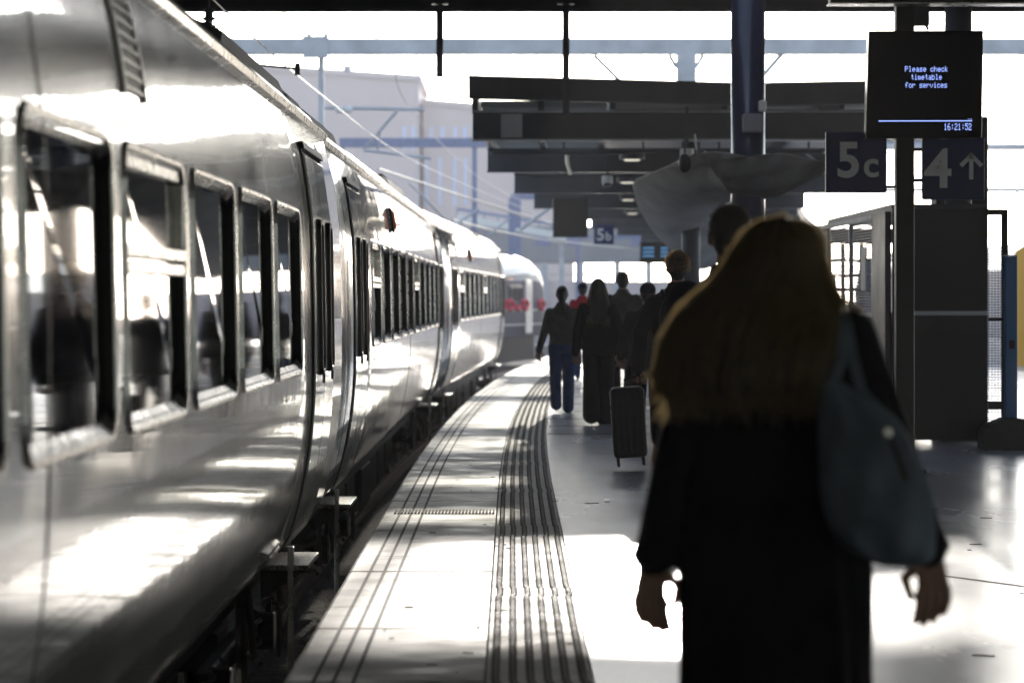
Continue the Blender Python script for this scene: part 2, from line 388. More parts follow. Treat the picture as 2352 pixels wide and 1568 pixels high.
def make_carriage(label, p0, p1, L, wins, doors, lamp=None, vent=None, pods=()):
    dx, dy = p1[0]-p0[0], p1[1]-p0[1]
    root = thing('railway_carriage', label, 'train carriage', (p0[0], p0[1], 0), -math.atan2(dx, dy), 'carriages of the grey train')
    # body shell with window openings
    ys = [0, .03, .08, L-.08, L-.03, L]; holes = []
    for (yc, wd, h) in wins:
        holes.append((yc-wd/2+.04, yc+wd/2-.04)); ys += [yc-wd/2+.04, yc+wd/2-.04]
    ys = sorted(set(round(y, 4) for y in ys)); k = 0
    zs = sorted(set([round(z, 4) for _, z in PR] + [.0,.05,.15,.2,.25,.37,.43,.49,.62,.7,.88,1.2,1.42,1.65,1.76,2.08,2.16,2.32,2.38,1.06,1.88]))
    side = [(prof(z), z) for z in zs]
    lower = [(x, z) for x, z in side if z <= 2.5]
    mb = MB(); W = len(lower)
    def endfac(y):
        e = min(y, L-y); return .05 if e < .01 else (.016 if e < .05 else 0)
    for y in ys:
        f = endfac(y); mb.v += [(x-f, y, z) for x, z in lower]
    for i in range(len(ys)-1):
        ym = (ys[i]+ys[i+1])/2
        hole = any(a < ym < b for a, b in holes)
        for j in range(W-1):
            zm = (lower[j][1]+lower[j+1][1])/2
            if hole and 1.06 < zm < 1.88: continue
            mb.f.append((i*W+j, (i+1)*W+j, (i+1)*W+j+1, i*W+j+1)); mb.m.append(0)
    # far side and ends
    b = len(mb.v)
    for y in ys: mb.v += [(-2*HW-x+endfac(y), y, z) for x, z in lower]
    for i in range(len(ys)-1):
        for j in range(W-1): mb.f.append((b+i*W+j, b+i*W+j+1, b+(i+1)*W+j+1, b+(i+1)*W+j)); mb.m.append(0)
    mb.build('body_side', M['body'], root, smooth=True)
    rf = MB(); pts = [(prof(2.5), 2.5)]+PROOF+[(-2*HW-x, z) for x, z in reversed(PROOF[:-1])]+[(-2*HW-prof(2.5), 2.5)]
    fine = []
    for i in range(len(pts)-1):
        for k in range(3): f = k/3; fine.append((pts[i][0]*(1-f)+pts[i+1][0]*f, pts[i][1]*(1-f)+pts[i+1][1]*f))
    fine.append(pts[-1])
    rf.loft([[(x, y, z) for x, z in fine] for y in (0, L)], closed=False, cap=False); rf.build('roof', M['roofp'], root, smooth=True)
    en = MB()
    for y in (.002, L-.002):
        loop = [(x-.05, y, z) for x, z in lower]+[(x, y, z) for x, z in PROOF]+[(-2*HW-x, y, z) for x, z in reversed(PROOF[:-1])]+[(-2*HW-x+.05, y, z) for x, z in reversed(lower)]
        en.add(loop, [tuple(range(len(loop)))])
    split_build(en, 'end_wall', M['under'], root)
    gt = MB()
    gt.loft([[(-.135, y, 2.48), (-.105, y, 2.485), (-.1, y, 2.52), (-.125, y, 2.545), (-.17, y, 2.55)] for y in (0.02, L-.02)])
    gt.build('gutter', M['chrome'], root)
    # seam ribs
    sm_ = MB()
    for y in (1.2, L-1.2, L/2):
        strip(sm_, y-.006, y+.006, .05, 2.4, -.001, .003)
    split_build(sm_, 'panel_seam', M['rubber'], root)
    for (yc, wd, h) in wins: make_window(root, yc, wd, 1.02, 1.92, .12, hopper=h)
    for (y0, y1) in doors:
        for (a, c) in ((y0, (y0+y1)/2-.012), ((y0+y1)/2+.012, y1)):
            dm = MB(); strip(dm, a, c, .0, 2.26, .0008, .020, 26)
            dr = dm.build('door', M['body'], root, bevel=.006)
            make_window(dr, (a+c)/2, .32, .98, 1.90, .11, ring=.05, depth=-.0215, name='door_window', proud=.045)
            hn = MB(); strip(hn, c-.12, c-.06, .93, 1.0, .0205, .028, 2); hn.build('handle', M['under'], dr)
        fr = MB()
        for y in (y0-.035, (y0+y1)/2-.008, y1+.005): strip(fr, y, y+(.03 if y != (y0+y1)/2-.008 else .016), -.02, 2.32, .0006, .012 if y != (y0+y1)/2-.008 else .006, 26)
        strip(fr, y0-.035, y1+.035, 2.29, 2.33, .0006, .03, 4)
        split_build(fr, 'door_seal', M['rubber'], root)
        st = MB(); ym = (y0+y1)/2
        st.box(-.34, -.05, ym-.45, ym+.45, -.155, -.125)
        sp = st.build('door_step', M['step'], root, bevel=.004)
        br = MB(); br.box(-.3, -.27, ym-.40, ym-.37, -.6, -.156); br.box(-.3, -.27, ym+.37, ym+.40, -.6, -.156)
        br.add([(-.33, ym-.44, -.157), (-.07, ym-.44, -.157), (-.33, ym-.44, -.33)], [(0,1,2)])
        split_build(br, 'step_bracket', M['under'], sp)
        pr_ = MB(); pr_.box(-.155, -.12, ym-.66, ym-.63, -.85, .0); pr_.build('drop_bar', M['chrome'], root, bevel=.004)
    # underframe
    u = MB(); u.box(-2*HW+.42, -.42, .2, L-.2, -.32, -.1)
    y = 6.0
    while y < L-7:
        ln = random.uniform(1.2, 2.4); u.box(-2*HW+.5, -.40-random.uniform(0,.1), y, y+ln, -.78+random.uniform(0,.12), -.322); y += ln+random.uniform(.3, .8)
    u.build('underframe', M['under'], root, bevel=.02)
    for yb in (3.9, L-3.9):
        bo = MB(); bo.box(-.42, -.33, yb-1.5, yb+1.5, -.52, -.40); bo.box(-2.4, -2.3, yb-1.5, yb+1.5, -.52, -.40); bo.box(-2.3, -.42, yb-.25, yb+.25, -.55, -.34)
        bg_ = bo.build('bogie_frame', M['under'], root, bevel=.02)
        for yy in (yb-1.3, yb+1.3):
            wh = MB(); wh.cyl((-.62, yy, -.50), .42, .12, 'x', 32); wh.cyl((-.72, yy, -.50), .445, .03, 'x', 32); wh.build('wheel', M['wheel'], bg_, bevel=.01)
            sp_ = MB()
            for s in (-.28, .28):
                sp_.tube([(-.375+.075*math.cos(t*.9), yy+s+.075*math.sin(t*.9), -.66+.018*t) for t in range(0, 16)], .014, 6)
            split_build(sp_, 'spring', M['wheel'], bg_)
            pp = MB(); pp.cyl((-.30, yy, -.5), .11, .12, 'x', 16); pp.build('axle_box', M['under'], bg_, bevel=.01)
        dm_ = MB(); dm_.tube([(-.3, yb-.2, -.15), (-.29, yb-.25, -.62)], .03, 8); dm_.tube([(-.3, yb+.2, -.15), (-.29, yb+.45, -.55)], .022, 8)
        dm_.tube([(-.28, yb+.9, -.3), (-.22, yb+.88, -.26), (-.18, yb+.86, -.32), (-.18, yb+.86, -.6)], .016, 6)
        split_build(dm_, 'damper', M['wheel'], bg_)
    if lamp:
        lb = MB(); z0 = 2.1; strip(lb, lamp-.09, lamp+.09, 2.07, 2.31, .001, .03, 6); lb.build('lamp_bezel', M['rubber'], root, bevel=.01)
        lb = MB(); strip(lb, lamp-.055, lamp+.055, 2.1, 2.28, .03, .05, 6); lb.build('indicator_lamp', M['orange'], root, bevel=.01)
        lb = MB()
        for s in (-.3, .3):
            for k in range(6): strip(lb, lamp+s-.05, lamp+s+.05, 2.06+k*.045, 2.085+k*.045, .001, .006, 2)
        lb.build('vent_slot', M['rubber'], root)
    if vent:
        lb = MB()
        for k in range(7): z = 2.10+k*.043; strip(lb, vent-.22, vent+.22, z, z+.03, .001, .004, 2)
        v_ = lb.build('vent_grille', M['rubber'], root)
        lb = MB()
        strip(lb, vent-.27, vent-.235, 2.07, 2.42, .001, .014, 4); strip(lb, vent+.235, vent+.27, 2.07, 2.42, .001, .014, 4)
        for k in range(8): z = 2.088+k*.043; strip(lb, vent-.233, vent+.233, z, z+.011, .001, .012, 2)
        lb.build('grille_frame', M['grille'], v_)
    for (a, b_, hgt) in pods:
        pd = MB(); xa, xb = -.22, -.62
        pd.add([(xa, a, 2.62), (xb, a, 2.84), (xa-.04, a+.5, 2.68+hgt), (xb, a+.5, 2.86+hgt*.6), (xa-.04, b_-.12, 2.68+hgt), (xb, b_-.12, 2.86+hgt*.6), (xa, b_, 2.62), (xb, b_, 2.84)],
               [(0,1,3,2),(2,3,5,4),(4,5,7,6),(0,2,4,6),(1,7,5,3)])
        k = a+.6
        while k < b_-.2: pd.box(xa-.10, xb+.02, k, k+.04, 2.70+hgt, 2.735+hgt); k += .16
        pd.build('roof_fairing', M['under'], root)
    return root
wr = [16.2-1.87*k for k in range(11)]
w1 = [(r_-.81+5.0, 1.62, k in (3, 8)) for k, r_ in enumerate(wr) if r_-.81+5 > .95]
c1 = make_carriage('nearest grey carriage filling the left side of the platform track', (-1.19, -5), (-1.135, 20), 25, w1, [(22.1, 23.7)], vent=14.45, pods=[(19.0, 23.0, .05), (23.05, 24.6, .02)])
w2 = [(5.2+1.8*k, 1.38, k in (0, 5)) for k in range(10)]
c2 = make_carriage('second grey carriage beyond the black coupling gap, with an orange lamp', (-1.187, 20.32), (-1.034, 45.0), 24.68, w2, [(1.9, 3.5), (22.5, 24.0)], lamp=8.9, pods=[(.5, 3.6, .05), (12, 16.5, .06)])
c3 = make_carriage('third carriage, pale in the sun where the platform bends', (-1.02, 45.34), (-.17, 70.0), 24.68, w2, [(1.9, 3.5), (22.5, 24.0)], lamp=8.9, pods=[(14, 17, .05)])
# gangway bellows between carriages
for (x, y, sl, lb) in ((-1.16, 20.16, .003, 'black gangway bellows between the first and second carriages'), (-1.03, 45.17, .02, 'black gangway bellows between the second and third carriages')):
    b = MB()
    for k in range(4):
        yy = y-.13+k*.07
        b.box(x-2.3, x-.22-(.03 if k % 2 else 0), yy, yy+.069, -.1, 2.5)
    tag(b.build('gangway_bellows', M['rubber'], bevel=.01), lb, 'bellows', 'gangway bellows')

# ------------------------------------------------------------------ far train
def far_train():
    L = 24; x1, y1 = 1.62, 110.0; sl = .245; dy = L*math.cos(math.atan(sl)); dx = L*math.sin(math.atan(sl))
    root = thing('passenger_train', 'far white-roofed train with red lettering, beyond the bend', 'train', (x1-dx, y1-dy, 0), -math.atan(sl))
    def endx(e):   # taper of the nose
        return 0 if e > 2.6 else -(1-e/2.6)**2*.5
    mb = MB(); rings = []
    for y in [0, 8, 16, 20, 21.4, 22, 22.6, 23.1, 23.5, 23.8, 24]:
        e = L-y; tx = endx(e); tz = 0 if e > 3 else -(1-e/3)**2.2*1.1
        rings.append([(x+tx*(1 if x > -1.3 else -.2), y, max(.02, z+tz*max(0, (z-.3)/2.4))) for x, z in [(-.15,.0),(0,.7),(0,1.6),(-.06,2.0)]])
    mb.loft(rings, closed=False, cap=False)
    mb.build('body_side', M['fargrey'], root, smooth=True)
    rf = MB(); rings2 = []
    for y in [0, 8, 16, 20, 21.4, 22, 22.6, 23.1, 23.5, 23.8, 24]:
        e = L-y; tx = endx(e); tz = 0 if e > 3 else -(1-e/3)**2.2*1.1
        rings2.append([(x+tx*(1 if x > -1.3 else -.2), y, z+tz*max(0, (z-.3)/2.4)) for x, z in [(-.06,2.0),(-.13,2.4),(-.4,2.72),(-.9,2.9),(-1.4,2.93),(-2.0,2.9),(-2.5,2.6),(-2.7,2.2)]])
    rf.loft(rings2, closed=False, cap=False); rf.build('roof', M['fartrain'], root, smooth=True)
    ns = MB(); lp = rings[-1]+rings2[-1][1:]+[(-2.7, 24, .02)]; ns.add(lp, [tuple(range(len(lp)))]); ns.build('nose', M['fartrain'], root)
    for k in range(5):
        y = 4.2+k*3.1; g_ = MB(); g_.box(-.02, .012, y, y+2.2, 1.25, 1.85); g_.build('window', M['glass'], root, bevel=.02)
    for y in (19.2,):
        g_ = MB(); g_.box(-.02, .016, y, y+1.0, .12, 2.05); g_.build('door', M['fartrain'], root, bevel=.02)
    g_ = MB(); g_.box(-.02, .010, 3, 21, .92, 1.0); g_.box(-.06, -.01, 3, 22, .42, .48); g_.build('side_stripe', M['white'], root)
    lx = MB(); lx.box(.0, .02, 16.8, 17.2, 1.98, 2.1); lx.build('indicator_lamp', M['orange'], root)
    # red lettering: rounded marks, illegible in the photograph
    rd = MB()
    for i, (y, sh) in enumerate(((14.6, 0), (15.7, 1), (16.8, 1), (17.9, 0), (19.0, 1), (21.5, 1))):
        pts = [(.022, y+.42*math.cos(t), 1.14+.15*math.sin(t)) for t in [R(a) for a in (range(180, 361, 20) if sh == 0 else range(0, 361, 20))]]
        rd.tube(pts, .085, 6)
    split_build(rd, 'lettering', M['red'], root)
    u = MB(); u.box(-2.3, -.35, 1, 22, -.85, .0); u.build('underframe', M['under'], root)
far_train()

# ------------------------------------------------------------------ near roof and its columns
TAN = math.tan(R(SUN_EL))
root = thing('station_roof', 'big dark roof overhead across the near tracks and platform', 'roof', (0, 40.3, 5.29))
O = (0, 40.3, 5.29)
m = MB(); z0, z1 = 5.42, 5.62
m.box(-40, 1.2, -90, 40.1, z0, z1); m.box(2.8, 45, -90, 40.1, z0, z1); m.box(1.2, 2.8, -90, 24, z0, z1); m.box(1.2, 2.8, 32, 40.1, z0, z1)  # unseen opening left in the deck, added so sun rims the foreground woman's hair
m.build('roof_deck', M['roofd'], root, off=O)
m = MB(); m.box(-40, 45, 40.1, 40.3, 5.29, 5.9); m.box(-40, 45, 40.02, 40.098, 5.25, 5.3); m.build('fascia', M['steel'], root, off=O)
for yb in (34.5, 28.7, 22.9, 17.1, 11.3, 5.5):
    m = MB(); m.box(-40, 45, yb, yb+.18, 5.0, 5.418)
    if yb in (28.7,): m = MB().box(-40, 1.15, yb, yb+.18, 5.0, 5.418).box(2.85, 45, yb, yb+.18, 5.0, 5.418)
    m.build('beam', M['steel'], root, off=O)
def column(px, d, wpx, z0, z1, label, mt, name='steel_column', cat='column', grp=None):
    s = F/d; x = (px-CX)/s; r = wpx/s/2
    c = thing(name, label, cat, (x, d, z0), 0, grp)
    m = MB(); m.cyl((0, 0, (z1-z0)/2), r, z1-z0, 'z', 40); m.build('shaft', mt, c, smooth=False)
    for o in c.children: 
        for pl in o.data.polygons: pl.use_smooth = len(pl.vertices) == 4
    if z0 < .1:
        m = MB(); m.box(-r*1.5, r*1.5, -r*1.5, r*1.5, .001, .03); m.build('base_plate', mt, c, bevel=.004)
    m = MB(); m.cyl((0, 0, z1-z0-.06), r*1.25, .1, 'z', 40); m.build('collar', mt, c)
    return c
c = column(1718, 32, 78, 0, 5.41, 'thick navy column rising from behind the tall dark-haired man to the roof', M['navy'])
m = MB(); m.box(-.08, .14, -.34, -.19, 3.18, 3.38); m.build('junction_box', M['greyw'], c, bevel=.02)
m = MB(); m.box(.09, .17, -.36, -.22, 3.40, 3.52); m.build('emergency_lamp', M['white'], c, bevel=.02)
column(1587, 45, 43, 0, 3.9, 'slimmer dark column behind the sagging tarpaulin', M['steel'])
column(2201, 30, 62, 0, 5.41, 'dark column rising behind the departure screen', M['steel'])
for (px, pb, d, lb) in ((1010, 178, 39, 'short steel drop post over the tracks, ending in open sky'), (1300, 268, 39, 'long steel drop post hanging before the canopy beams')):
    a = at(px, pb, d); h = 5.25-a.z
    c = thing('drop_post', lb, 'post', (a.x, d, a.z), 0, 'posts hanging from the near roof')
    m = MB(); m.box(-.008, .008, -.05, .05, 0, h); m.box(-.045, -.0085, -.05, -.035, 0, h); m.box(-.045, -.0085, .035, .05, 0, h); m.box(.0085, .045, -.05, -.035, 0, h); m.box(.0085, .045, .035, .05, 0, h)
    m.build('stem', M['steel'], c, bevel=.003)
    m = MB(); m.box(-.11, .11, -.1, .1, h, h+.04); m.build('top_plate', M['steel'], c)

# ------------------------------------------------------------------ canopy over the platform ahead
root = thing('platform_canopy', 'low dark canopy of deep cross beams over the platform ahead', 'canopy', (2, 41, 3.65)); O = (2, 41, 3.65)
beams = []
tab = [(41.0, -.54), (51.4, -.42), (62.0, .05), (72.8, .54), (83.6, 1.4), (94.4, 2.5), (105, 3.7), (116, 5.0), (127, 6.4)]
for (d, xl) in tab:
    m = MB(); xr = xl+6.6
    m.box(xl, xr, d, d+.16, 3.60, 3.96); m.build('beam', M['steel'], root, off=O)
    m = MB(); m.box(xl-.01, xr, d-.05, d+.21, 3.575, 3.598); m.box(xl-.01, xr, d-.05, d+.21, 3.962, 3.985); m.build('flange', M['galv'] if d < 42 else M['steel'], root, off=O)
def cl(d):
    for i in range(len(tab)-1):
        if d <= tab[i+1][0]:
            f = (d-tab[i][0])/(tab[i+1][0]-tab[i][0]); return tab[i][1]*(1-f)+tab[i+1][1]*f
    return tab[-1][1]
cd_ = rows(40.7, 128, 2.4)
m = MB(); m.loft([[(cl(d)+1.9, d, 4.2), (cl(d)+6.6, d, 4.2), (cl(d)+6.6, d, 4.32), (cl(d)+1.9, d, 4.32)] for d in cd_]); m.build('roof_sheet', M['soffit'], root, off=O)
gm = bpy.data.materials.new('roof_glazing'); gm.use_nodes = True; b = gm.node_tree.nodes['Principled BSDF']
n_ = gm.node_tree.nodes; l_ = gm.node_tree.links
tr = n_.new('ShaderNodeBsdfTransparent'); tr.inputs[0].default_value = (.93, .93, .9, 1); mx = n_.new('ShaderNodeMixShader'); mx.inputs[0].default_value = .15
b.inputs['Base Color'].default_value = (.35, .33, .29, 1); b.inputs['Roughness'].default_value = .6
l_.new(tr.outputs[0], mx.inputs[1]); l_.new(b.outputs[0], mx.inputs[2]); l_.new(mx.outputs[0], n_['Material Output'].inputs[0])
m = MB(); m.loft([[(cl(d), d, 4.24), (cl(d)+1.89, d, 4.24), (cl(d)+1.89, d, 4.25), (cl(d), d, 4.25)] for d in cd_]); m.build('roof_glazing', gm, root, off=O)
m = MB()
for xa_, xb_, za_, zb_ in ((cl(41)-.05, 3.2, 4.43, 4.33), (3.2, 5.9, 4.33, 4.38)):
    m.add([(xa_, 40.4, za_-.31), (xb_, 40.4, zb_-.31), (xb_, 40.64, zb_-.31), (xa_, 40.64, za_-.31), (xa_, 40.4, za_), (xb_, 40.4, zb_), (xb_, 40.64, zb_), (xa_, 40.64, za_)], [(3,2,1,0),(4,5,6,7),(0,1,5,4),(2,3,7,6),(0,4,7,3),(1,2,6,5)])
m.build('fascia', M['steel'], root, off=O)
m = MB()
for o_ in (0.0, .9, 1.88, 3.4, 5.0, 6.5):
    m.loft([[(cl(d)+o_, d, 3.987), (cl(d)+o_+.08, d, 3.987), (cl(d)+o_+.08, d, 4.18), (cl(d)+o_, d, 4.18)] for d in cd_])
split_build(m, 'purlin', M['steel'], root, off=O)
m = MB()
for k, yy in enumerate((43.5, 46, 48.7)): m.box(cl(yy)+.2, cl(yy)+6.5, yy, yy+.25, 4.0, 4.17)
split_build(m, 'cross_rib', M['soffit'], root, off=O)
for k in range(28):
    yy = 41.9+k*1.2; m = MB(); m.box(cl(yy)+.09, cl(yy)+1.87, yy, yy+.05, 4.09, 4.18); m.build('glazing_bar', M['soffit'], root, off=O)
sg = MB(); sg.box(-.15, .14, 40.985, 40.998, 3.62, 3.94); sg.build('beam_plate', M['galv'], root, off=O)
m = MB()
m.tube([(-.3, 43.2, 3.52), (1.2, 43.3, 3.5), (2.2, 43.2, 3.54), (4.5, 43.3, 3.52)], .025, 6); m.build('cable_conduit', M['steel'], root, off=O)
m = MB(); m.tube([(.8, 43.3, 3.55), (.85, 46, 3.5), (1.0, 51.4, 3.55)], .03, 6); m.build('cable_conduit', M['steel'], root, off=O)
for k, xx_ in enumerate((.75, 1.9, 3.0, 4.3)):
    m = MB(); m.bar((xx_, 43.3, 4.15), (xx_, 43.3, 3.5), .03); m.build('conduit_hanger', M['steel'], root, off=O)
for k in range(9):
    m = MB(); x_ = 3.7+k*.22; m.bar((x_, 44.5, 3.58), (x_+.22, 44.5, 3.42 if k % 2 else 3.58), .03); m.bar((x_, 44.5, 3.40), (x_+.22, 44.5, 3.40), .03); m.build('truss_member', M['galv'], root, off=O)
for (px, py, d_, lb) in ((1578, 352, 39.5, 'camera dome under the canopy just above the tarpaulin loudspeaker'), (1395, 412, 50.5, 'small camera on the second canopy beam')):
    a = at(px, py, d_); c = thing('security_camera', lb, 'camera', a)
    m = MB(); m.cyl((0, 0, 0), .09, .12, 'z', 16); m.build('housing', M['white'], c, bevel=.01)
    m = MB(); m.ell((0, 0, -.07), .075, .075, .06, 14, 8); m.build('dome', M['glass'], c, smooth=True)
    m = MB(); m.bar((0, 0, .06), (0, 0, 3.6-a.z+.35), .035); m.build('stem', M['steel'], c)
# downlights
lroot = None
for i, (px, py, d) in enumerate(((1452, 368, 46), (1441, 420, 57), (1443, 460, 67), (1452, 491, 77))):
    a = at(px, py, d)
    lb = ['nearest and largest', 'second', 'third', 'farthest and faintest'][i]+' of the round downlights under the canopy'
    if lroot is None:
        lroot = thing('downlight', lb, 'lamp', a, 0, 'round downlights under the canopy')
        m = MB(); m.cyl((0, 0, .06), .2, .1, 'z', 24); m.build('housing', M['steel'], lroot, bevel=.01)
        m = MB(); m.cyl((0, 0, 0), .12, .02, 'z', 24); m.build('lens', M['lamp'], lroot)
    else: clone(lroot, a, lb)
# tarpaulin
ctrl = [(30.5, [(1600,352),(1690,352),(1790,356),(1905,372)]), (30.7, [(1640,395),(1700,420),(1790,430),(1880,405)]), (31.0, [(1672,440),(1720,449),(1770,448),(1830,430)])]
def patch(ctrl, nu=30, nv=26, sag=.0, wr_=.03):
    pts = []
    P3 = [[at(x, y, d) for x, y in row] for d, row in ctrl]
    def lin(arr, t):
        f = t*(len(arr)-1); i = min(int(f), len(arr)-2); f -= i; a0 = arr[max(i-1,0)]; a1 = arr[i]; a2 = arr[i+1]; a3 = arr[min(i+2, len(arr)-1)]
        return .5*((2*a1)+(a2-a0)*f+(2*a0-5*a1+4*a2-a3)*f*f+(3*a1-a0-3*a2+a3)*f**3)
    rws = []
    for j in range(nv+1):
        row = [lin([P3[r][c] for r in range(len(P3))], j/nv) for c in range(len(P3[0]))]
        rws.append([lin(row, i/nu)+Vector((0, .03*math.sin(i*1.1+j*.5), wr_*math.sin(j*.9+i*.35)*math.sin(i/nu*math.pi))) for i in range(nu+1)])
    return rws
troot = thing('tarpaulin', 'sagging grey tarpaulin sheet slung under the canopy', 'tarpaulin', at(1650, 352, 30.5)); O = tuple(troot.location)
m = MB(); m.loft(patch(ctrl), closed=False, cap=False); o = m.build('front_flap', M['tarp'], troot, smooth=True, off=O)
s_ = o.modifiers.new('s', 'SOLIDIFY'); s_.thickness = .01
ctrl2 = [(31.2, [(1600,350),(1640,356),(1678,430)]), (34, [(1522,386),(1600,440),(1680,456)]), (37.5, [(1460,414),(1545,466),(1678,462)]), (41, [(1457,440),(1545,488),(1674,478)]),
         (45.5, [(1470,480),(1552,530),(1674,520)]), (50, [(1500,530),(1570,572),(1668,560)]), (55, [(1545,575),(1600,604),(1650,600)]), (59, [(1585,604),(1615,614),(1640,615)])]
m = MB(); m.loft(patch(ctrl2, 30, 50, wr_=.05), closed=False, cap=False); o = m.build('belly', M['tarp'], troot, smooth=True, off=O)
s_ = o.modifiers.new('s', 'SOLIDIFY'); s_.thickness = .01
m = MB(); m.tube([at(1600,352,30.5)+Vector((0,0,.0)), at(1600,345,30.5), at(1596,310,30.9)], .012, 6); m.tube([at(1905,372,30.5), at(1907,320,30.9)], .012, 6); split_build(m, 'rope', M['wire'], troot, off=O)
a = at(1573, 375, 30.2); c = thing('loudspeaker', 'small dark loudspeaker hanging at the tarpaulin edge', 'loudspeaker', a)
m = MB(); m.ell((0,0,0), .065, .07, .1, 16, 10); m.build('horn', M['black'], c, smooth=True); m = MB(); m.tube([(0,0,.1),(0,0,.25)], .01, 6); m.build('stem', M['steel'], c)

# hanging screens and signs further up the platform
def hang_screen(px, py, d, wpx, hpx, label, top, lines=True):
    s = F/d; a = at(px, py, d); w_, h_ = wpx/s, hpx/s
    c = thing('departure_screen', label, 'screen', a, 0, 'departure screens further up the platform')
    m = MB(); m.box(-w_/2, w_/2, 0, .22, -h_/2, h_/2); m.build('cabinet', M['black'], c, bevel=.01)
    m = MB(); m.box(-w_/2+.03, w_/2-.03, -.012, -.001, -h_/2+.04, h_/2-.04); m.build('display', M['screen'], c)
    m = MB(); m.box(-w_/2+.1, -w_/2+.16, .08, .14, h_/2, top-a.z); m.box(w_/2-.16, w_/2-.1, .08, .14, h_/2, top-a.z); split_build(m, 'hanger', M['steel'], c)
    return c, w_, h_
hang_screen(1310, 500, 68, 80, 90, 'black double screen hanging over the passengers at centre', 4.2)
m = MB(); 
c, w_, h_ = hang_screen(1506, 580, 92, 72, 50, 'small far screen with faint blue text, left of the curly-haired man', 4.2)
m = MB()
for k in range(3): m.box(-.4, -.05, -.02, -.013, .12-k*.12, .15-k*.12); m.box(.15, .38, -.02, -.013, .12-k*.12, .15-k*.12)
ledd = mat('dim_screen_text', (.05,.1,.2), .5, emit=(.1,.3,.6), estr=.5); m.build('text_rows', ledd, c)
def sign(px, py, d, size, label, chars, grp=None, name='platform_sign'):
    a = at(px, py, d); c = thing(name, label, 'sign', a, 0, grp)
    m = MB(); m.box(-size/2, size/2, 0, .06, -size/2, size/2); m.build('panel', M['sign'], c, bevel=.008)
    for (t, sz, x, z, b) in chars: textmesh(t, sz, M['signw'], 'lettering', c, (x, -.003, z), b)
    return c
c = sign(1387, 539, 76, .5, 'small blue platform sign reading 5b, hanging beyond the double screen', [('5', .42, -.19, -.14, .008), ('b', .30, .04, -.14, .006)])
m = MB(); m.box(-.15, -.12, .02, .05, .25, 1.2); m.box(.12, .15, .02, .05, .25, 1.2); split_build(m, 'hanger', M['steel'], c)

# ------------------------------------------------------------------ sign pole with screen
PD = 24.5; s = F/PD
c = thing('sign_pole', 'black square pole carrying the 5c and 4 signs', 'pole', ((2077-CX)/s, PD, 0))
hw = 21/s
m = MB(); m.box(-hw, hw, -hw, hw, 0, 5.41); m.build('post', M['black'], c, bevel=.012)
m = MB(); m.box(-.16, .16, -.16, .16, .001, .03); m.build('base_plate', M['black'], c)
def zz(py): return EYE+(HOR-py)/s
def xx(px): return (px-2077)/s
m = MB(); m.box(xx(2036), -hw, -.02, .02, zz(432), zz(426)); m.box(hw, xx(2120), -.02, .02, zz(348), zz(340)); m.box(hw, xx(2120), -.02, .02, zz(418), zz(410)); split_build(m, 'sign_bracket', M['black'], c)
m = MB(); m.bar((-.06, 0, zz(70)), (-.02, 0, zz(5)), .02); m.bar((.2, 0, zz(70)), (.12, 0, zz(30)), .02); m.box(.04, .2, -.05, .05, zz(60), zz(0)); split_build(m, 'screen_hanger', M['steel'], c)
sz = 140/s
c = sign(1967, 373, PD-.03, sz, 'dark blue square sign reading 5c, left of the pole', [], 'signs on the black pole')
textmesh('5', .40, M['signw'], 'lettering', c, (-.165, -.003, -.115), .010); textmesh('c', .30, M['signw'], 'lettering', c, (.055, -.003, -.115), .006)
c = sign(2190, 387, PD-.06, sz+.01, 'dark blue square sign reading 4 with an up arrow, right of the pole', [], 'signs on the black pole')
textmesh('4', .44, M['signw'], 'lettering', c, (-.235, -.003, -.15), .010)
m = MB(); x = .145
m.box(x-.017, x+.017, -.006, -.001, -.09, .09); m.bar((x-.085, -.0035, .02), (x+.008, -.0035, .115), .005, .034, up=(0,0,1)); m.bar((x+.085, -.0035, .02), (x-.008, -.0035, .115), .005, .034, up=(0,0,1)); m.build('arrow', M['signw'], c)
# departure screen
GL = {'P':'11110 10001 10001 11110 10000 10000 10000','l':'01100 00100 00100 00100 00100 00100 01110','e':'00000 00000 01110 10001 11111 10000 01110','a':'00000 00000 01110 00001 01111 10001 01111',
's':'00000 00000 01111 10000 01110 00001 11110','c':'00000 00000 01110 10001 10000 10001 01110','h':'10000 10000 10110 11001 10001 10001 10001','k':'10000 10000 10010 10100 11000 10100 10010',
't':'00100 00100 01110 00100 00100 00101 00010','i':'00100 00000 01100 00100 00100 00100 01110','m':'00000 00000 11010 10101 10101 10101 10101','b':'10000 10000 11110 10001 10001 10001 11110',
'f':'00110 01001 01000 11100 01000 01000 01000','o':'00000 00000 01110 10001 10001 10001 01110','r':'00000 00000 10110 11001 10000 10000 10000','v':'00000 00000 10001 10001 10001 01010 00100',
'1':'00100 01100 00100 00100 00100 00100 01110','6':'00110 01000 10000 11110 10001 10001 01110','2':'01110 10001 00001 00110 01000 10000 11111','5':'11111 10000 11110 00001 00001 10001 01110',':':'00000 00100 00100 00000 00100 00100 00000'}
sc_ = at(2127, 195, 24.0); s2 = F/24.0
c = thing('departure_screen', 'large black departure screen with blue text above the 5c and 4 signs', 'screen', sc_, R(-2))
W2, H2 = 262/s2/2, 248/s2/2
m = MB(); m.add([(-W2, 0, H2), (W2, 0, H2), (W2-.02, -.07, -H2), (-W2-.03, -.07, -H2), (-W2, .2, H2), (W2, .2, H2), (W2-.02, .16, -H2), (-W2-.03, .16, -H2)],
    [(0,3,2,1),(4,5,6,7),(0,1,5,4),(3,7,6,2),(0,4,7,3),(1,2,6,5)]); m.build('cabinet', M['screen'], c, bevel=.006)
def fy(z): return -.07*(H2-z)/(2*H2)-.003
tx = MB()
